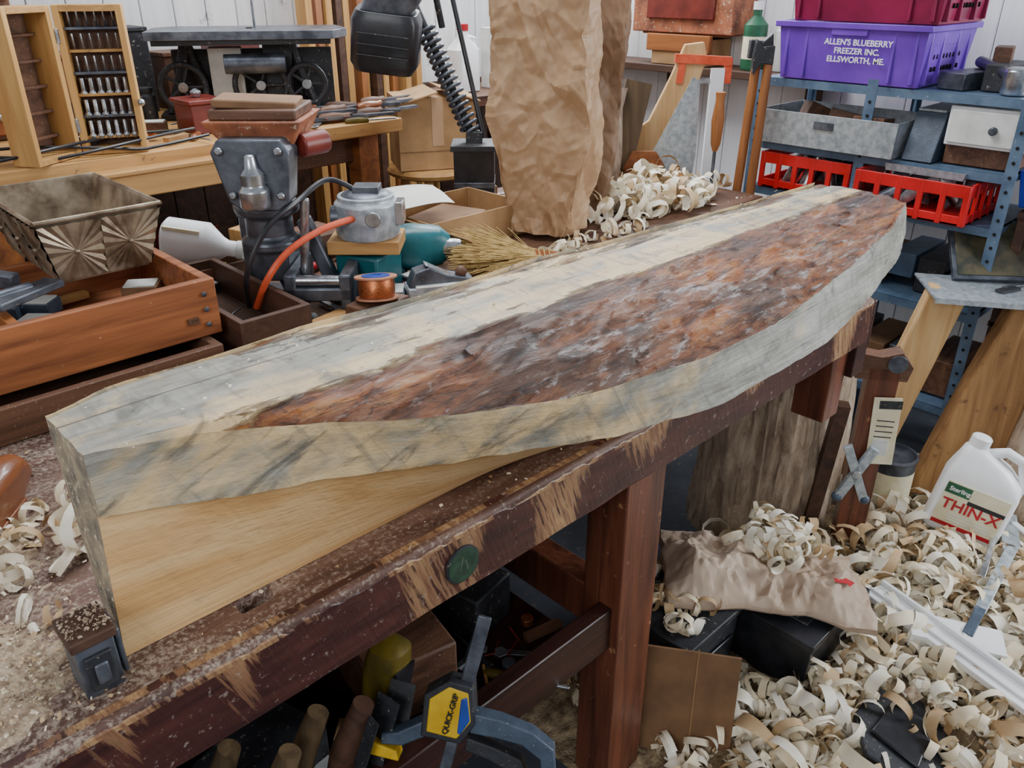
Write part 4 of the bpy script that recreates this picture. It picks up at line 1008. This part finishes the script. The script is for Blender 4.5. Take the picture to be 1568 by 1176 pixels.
b=MB(); curls(b,40,lambda:(random.uniform(1.3,1.5),random.uniform(.05,.33),.025),(.015,.03),(.012,.03),.021); b.finish('shavings_on_box',ang=60)
b=MB(); b.box(-.13,.13,-.004,.004,0,.34,'card_d'); b.bc((.02,-.005,.2),(.003,.003,.3),'card'); b.finish('cardboard_panel',loc=(1.2,-.03,FZ),rot=(-.15,0,CAMR-.2))
b=MB(); b.box(-.6,.6,-.045,.045,0,.02,'white'); b.box(-.6,.6,-.045,-.03,.02,.035,'white'); b.box(-.6,.6,.01,.02,.02,.028,'white'); b.finish('white_trim_board',loc=(1.87,-.74,FZ+.16),rot=(.0,.0,math.radians(74)),bevel=.003)
b=MB(); b.box(-.13,.13,-.05,.05,0,.05,'white'); b.box(-.12,.12,-.053,-.05,.01,.04,'offw'); b.finish('white_box',loc=(2.02,-.42,FZ+.13),rot=(.1,.05,CAMR-.3),bevel=.004)
b=MB(); b.prism([(-.15,-.09),(-.05,-.13),(.12,-.11),(.17,-.02),(.13,.09),(-.02,.12),(-.14,.06)],.02,'blackd'); b.prism([(-.10,-.06),(.08,-.07),(.10,.04),(-.06,.07)],.012,'black',TR(0,0,.016)); b.finish('black_rubber_mat',loc=(1.59,-.45,FZ+.115),rot=(.12,.08,.2),bevel=.005)
b=MB(); b.bc((0,0,.02),(.40,.035,.008),'galv'); b.bc((-.26,0,.02),(.14,.03,.02),'bluegray'); b.bc((.1,.05,.01),(.26,.02,.01),'steel',(0,0,.1)); b.finish('drawknife_blade',loc=(2.36,-.42,FZ+.17),rot=(.1,-.05,CAMR+.85),bevel=.002)
b=MB(); b.bc((0,0,.02),(.2,.12,.008),'kraft_p',(.1,.1,0)); b.bc((.0,.05,.03),(.16,.02,.02),'kraft',(0,0,.3)); b.finish('cardboard_scrap',loc=(2.25,-.66,FZ+.17),rot=(.1,0,.3))
b=MB(); b.loft([(0,0,0,.02,.015,2),(0,0,.04,.03,.02,2),(0,0,.14,.026,.018,2),(0,0,.2,.012,.012,2)],'handle',20,TR(0,0,.03,0,math.pi/2,0)); b.cyl((.2,0,.03),(.35,0,.03),.006,'steel'); b.finish('spare_handle',loc=(1.95,-.78,FZ+.17),rot=(0,0,-.9))
b=MB()
for k in range(7):
    b.bc((2.2+.09*k+random.uniform(-.05,.05),-.75+.06*k+random.uniform(-.1,.1),FZ+.17),(random.uniform(.12,.3),random.uniform(.02,.07),.008),random.choice(['offw','galv','card','white']),(random.uniform(-.2,.2),random.uniform(-.2,.2),random.uniform(0,3)))
b.finish('scrap_strips')

# ---------------- bar clamp under the bench
def clamp():
    b=MB(); T=TR(0,0,0,math.pi/2,0,0)
    P=lambda pts,h,m,y=0: b.prism(pts,h,m,TR(0,y,0)@T)
    b.bc((.035,0,.09),(.026,.008,.18),'iron',(0,.22,0))
    P([(-.055,-.05),(.02,-.06),(.045,-.02),(.04,.05),(-.005,.06),(-.05,.03)],.045,'blackd')
    P([(-.045,-.04),(.012,-.05),(.038,-.015),(.032,.04),(-.004,.05),(-.040,.024)],.047,'yellow')
    P([(.012,-.038),(.018,-.041),(.036,-.013),(.030,.033),(.018,.028)],.050,'deepblue')
    P([(-.045,-.02),(-.1,-.05),(-.13,-.055),(-.13,-.075),(-.09,-.075),(-.04,-.05)],.035,'bluegray')
    P([(-.165,-.065),(-.10,-.085),(-.095,-.105),(-.155,-.095)],.04,'yellow')
    P([(.03,.0),(.09,-.01),(.15,-.03),(.19,-.06),(.195,-.13),(.17,-.14),(.165,-.08),(.13,-.055),(.08,-.045),(.035,-.04)],.035,'bluegray')
    P([(.03,-.05),(.08,-.065),(.13,-.085),(.15,-.13),(.13,-.15),(.11,-.11),(.07,-.09),(.025,-.075)],.03,'blackd')
    b.bc((-.02,0,-.16),(.022,.008,.2),'iron',(0,.22,0))
    o=b.finish('bar_clamp',loc=(.455,.02,.445),rot=(-.35,0,CAMR-.1),bevel=.003)
    textob('QUICK-GRIP',.0145,o,Matrix(((.25,-.97,0,.004),(0,0,-1,-.0262),(.97,.25,0,-.002),(0,0,0,1))),'black')
clamp()
b=MB()
for (x,y,z,dx,dy,dz,r,m) in ((.2,.3,.26,.2,.16,.12,.3,'blackd'),(.55,.35,.28,.2,.25,.16,-.2,'dk_x'),(-.1,.3,.27,.25,.2,.13,.1,'card_d'),(.8,.4,.27,.14,.2,.13,.2,'blackd')): b.bc((x,y,z),(dx,dy,dz),m,(0,0,r))
b.finish('lower_shelf_boxes',bevel=.006)
clutter('lower_shelf_tools',40,(.0,.9),(.12,.3),.205,1,21)
b=MB()
for k,(x,y,m) in enumerate(((.12,.16,'olddowel'),(.2,.20,'olddowel'),(.05,.24,'olddowel'),(.27,.16,'dk_y'))): b.tube([(x,y,.21),(x+.02,y-.02,.36),(x+.06,y-.04,.47)],[.03,.027,.02],m,14)
for k in range(3): b.bc((.30+.04*k,.11,.36),(.003,.05,.20),'blackd',(.1,.3+.1*k,.3*k))
b.finish('turned_tool_handles')
b=MB(); b.loft([(0,0,0,.04,.035,3),(0,0,.08,.045,.04,3),(0,0,.12,.04,.035,3),(0,0,.13,.02,.02,2)],'dullyellow'); b.box(-.03,.03,-.043,-.038,.03,.09,'black'); b.finish('tape_measure',loc=(.42,.2,.36),rot=(.1,.2,.3))
b=MB(); b.loft([(0,0,0,.03,.03,2.5),(0,0,.03,.045,.035,2.5),(0,0,.12,.045,.035,2.5),(0,0,.17,.03,.028,2)],'handle',28,TR(-.1,0,.045,0,math.pi/2,0)); b.box(-.16,.02,-.035,.035,0,.02,'handle'); b.cyl((.0,0,.08),(.0,0,.095),.012,'steel'); b.finish('wooden_mallet',loc=(-.05,.55,.852),rot=(0,0,.9),bevel=.002)
b=MB(); curl(b,Vector((.03,.36,.89)),.035,.03,.9,'cream2'); curl(b,Vector((.02,.40,.885)),.03,.035,.8,'cream2'); clampz(b,.85,0); b.finish('curled_shaving',ang=60)

# ---------------- light
def area(name,loc,target,size,energy,col,sy=None):
    l=bpy.data.lights.new(name,'AREA'); l.energy=energy; l.color=col; l.shape='RECTANGLE'; l.size=size; l.size_y=sy or size
    o=bpy.data.objects.new(name,l); bpy.context.collection.objects.link(o); o.location=loc
    o.rotation_euler=(Vector(target)-Vector(loc)).to_track_quat('-Z','Y').to_euler(); return o
area('daylight_doorway',(4.2,-2.6,2.3),(1.4,.1,.7),2.0,165,(.91,.96,1.0),1.7)
area('daylight_window',(-2.2,-1.2,2.9),(.8,.8,1.0),1.4,46,(.97,.98,1.0),1.0)
area('overhead_fill',(1.6,1.4,3.6),(1.5,.9,.9),1.6,82,(.94,.97,1.0),1.2)  # area lamp added overhead to brighten the top of the log
area('far_sheen_lamp',(3.3,2.4,2.75),(1.0,.0,1.0),1.8,105,(.90,.95,1.0),.8)  # unseen area lamp added on the far side for sheen on the bark
w=bpy.data.worlds.new('World'); bpy.context.scene.world=w; w.use_nodes=True
bg=w.node_tree.nodes['Background']; bg.inputs[0].default_value=(.90,.94,1,1); bg.inputs[1].default_value=.52
cam=bpy.data.cameras.new('Camera'); cam.lens=28.8; cam.sensor_width=36; cam.clip_start=.02
co=bpy.data.objects.new('Camera',cam); bpy.context.collection.objects.link(co)
co.location=(-.219,-.834,1.65+DZ); co.rotation_euler=(math.radians(63.43),0,CAMR)
bpy.context.scene.camera=co
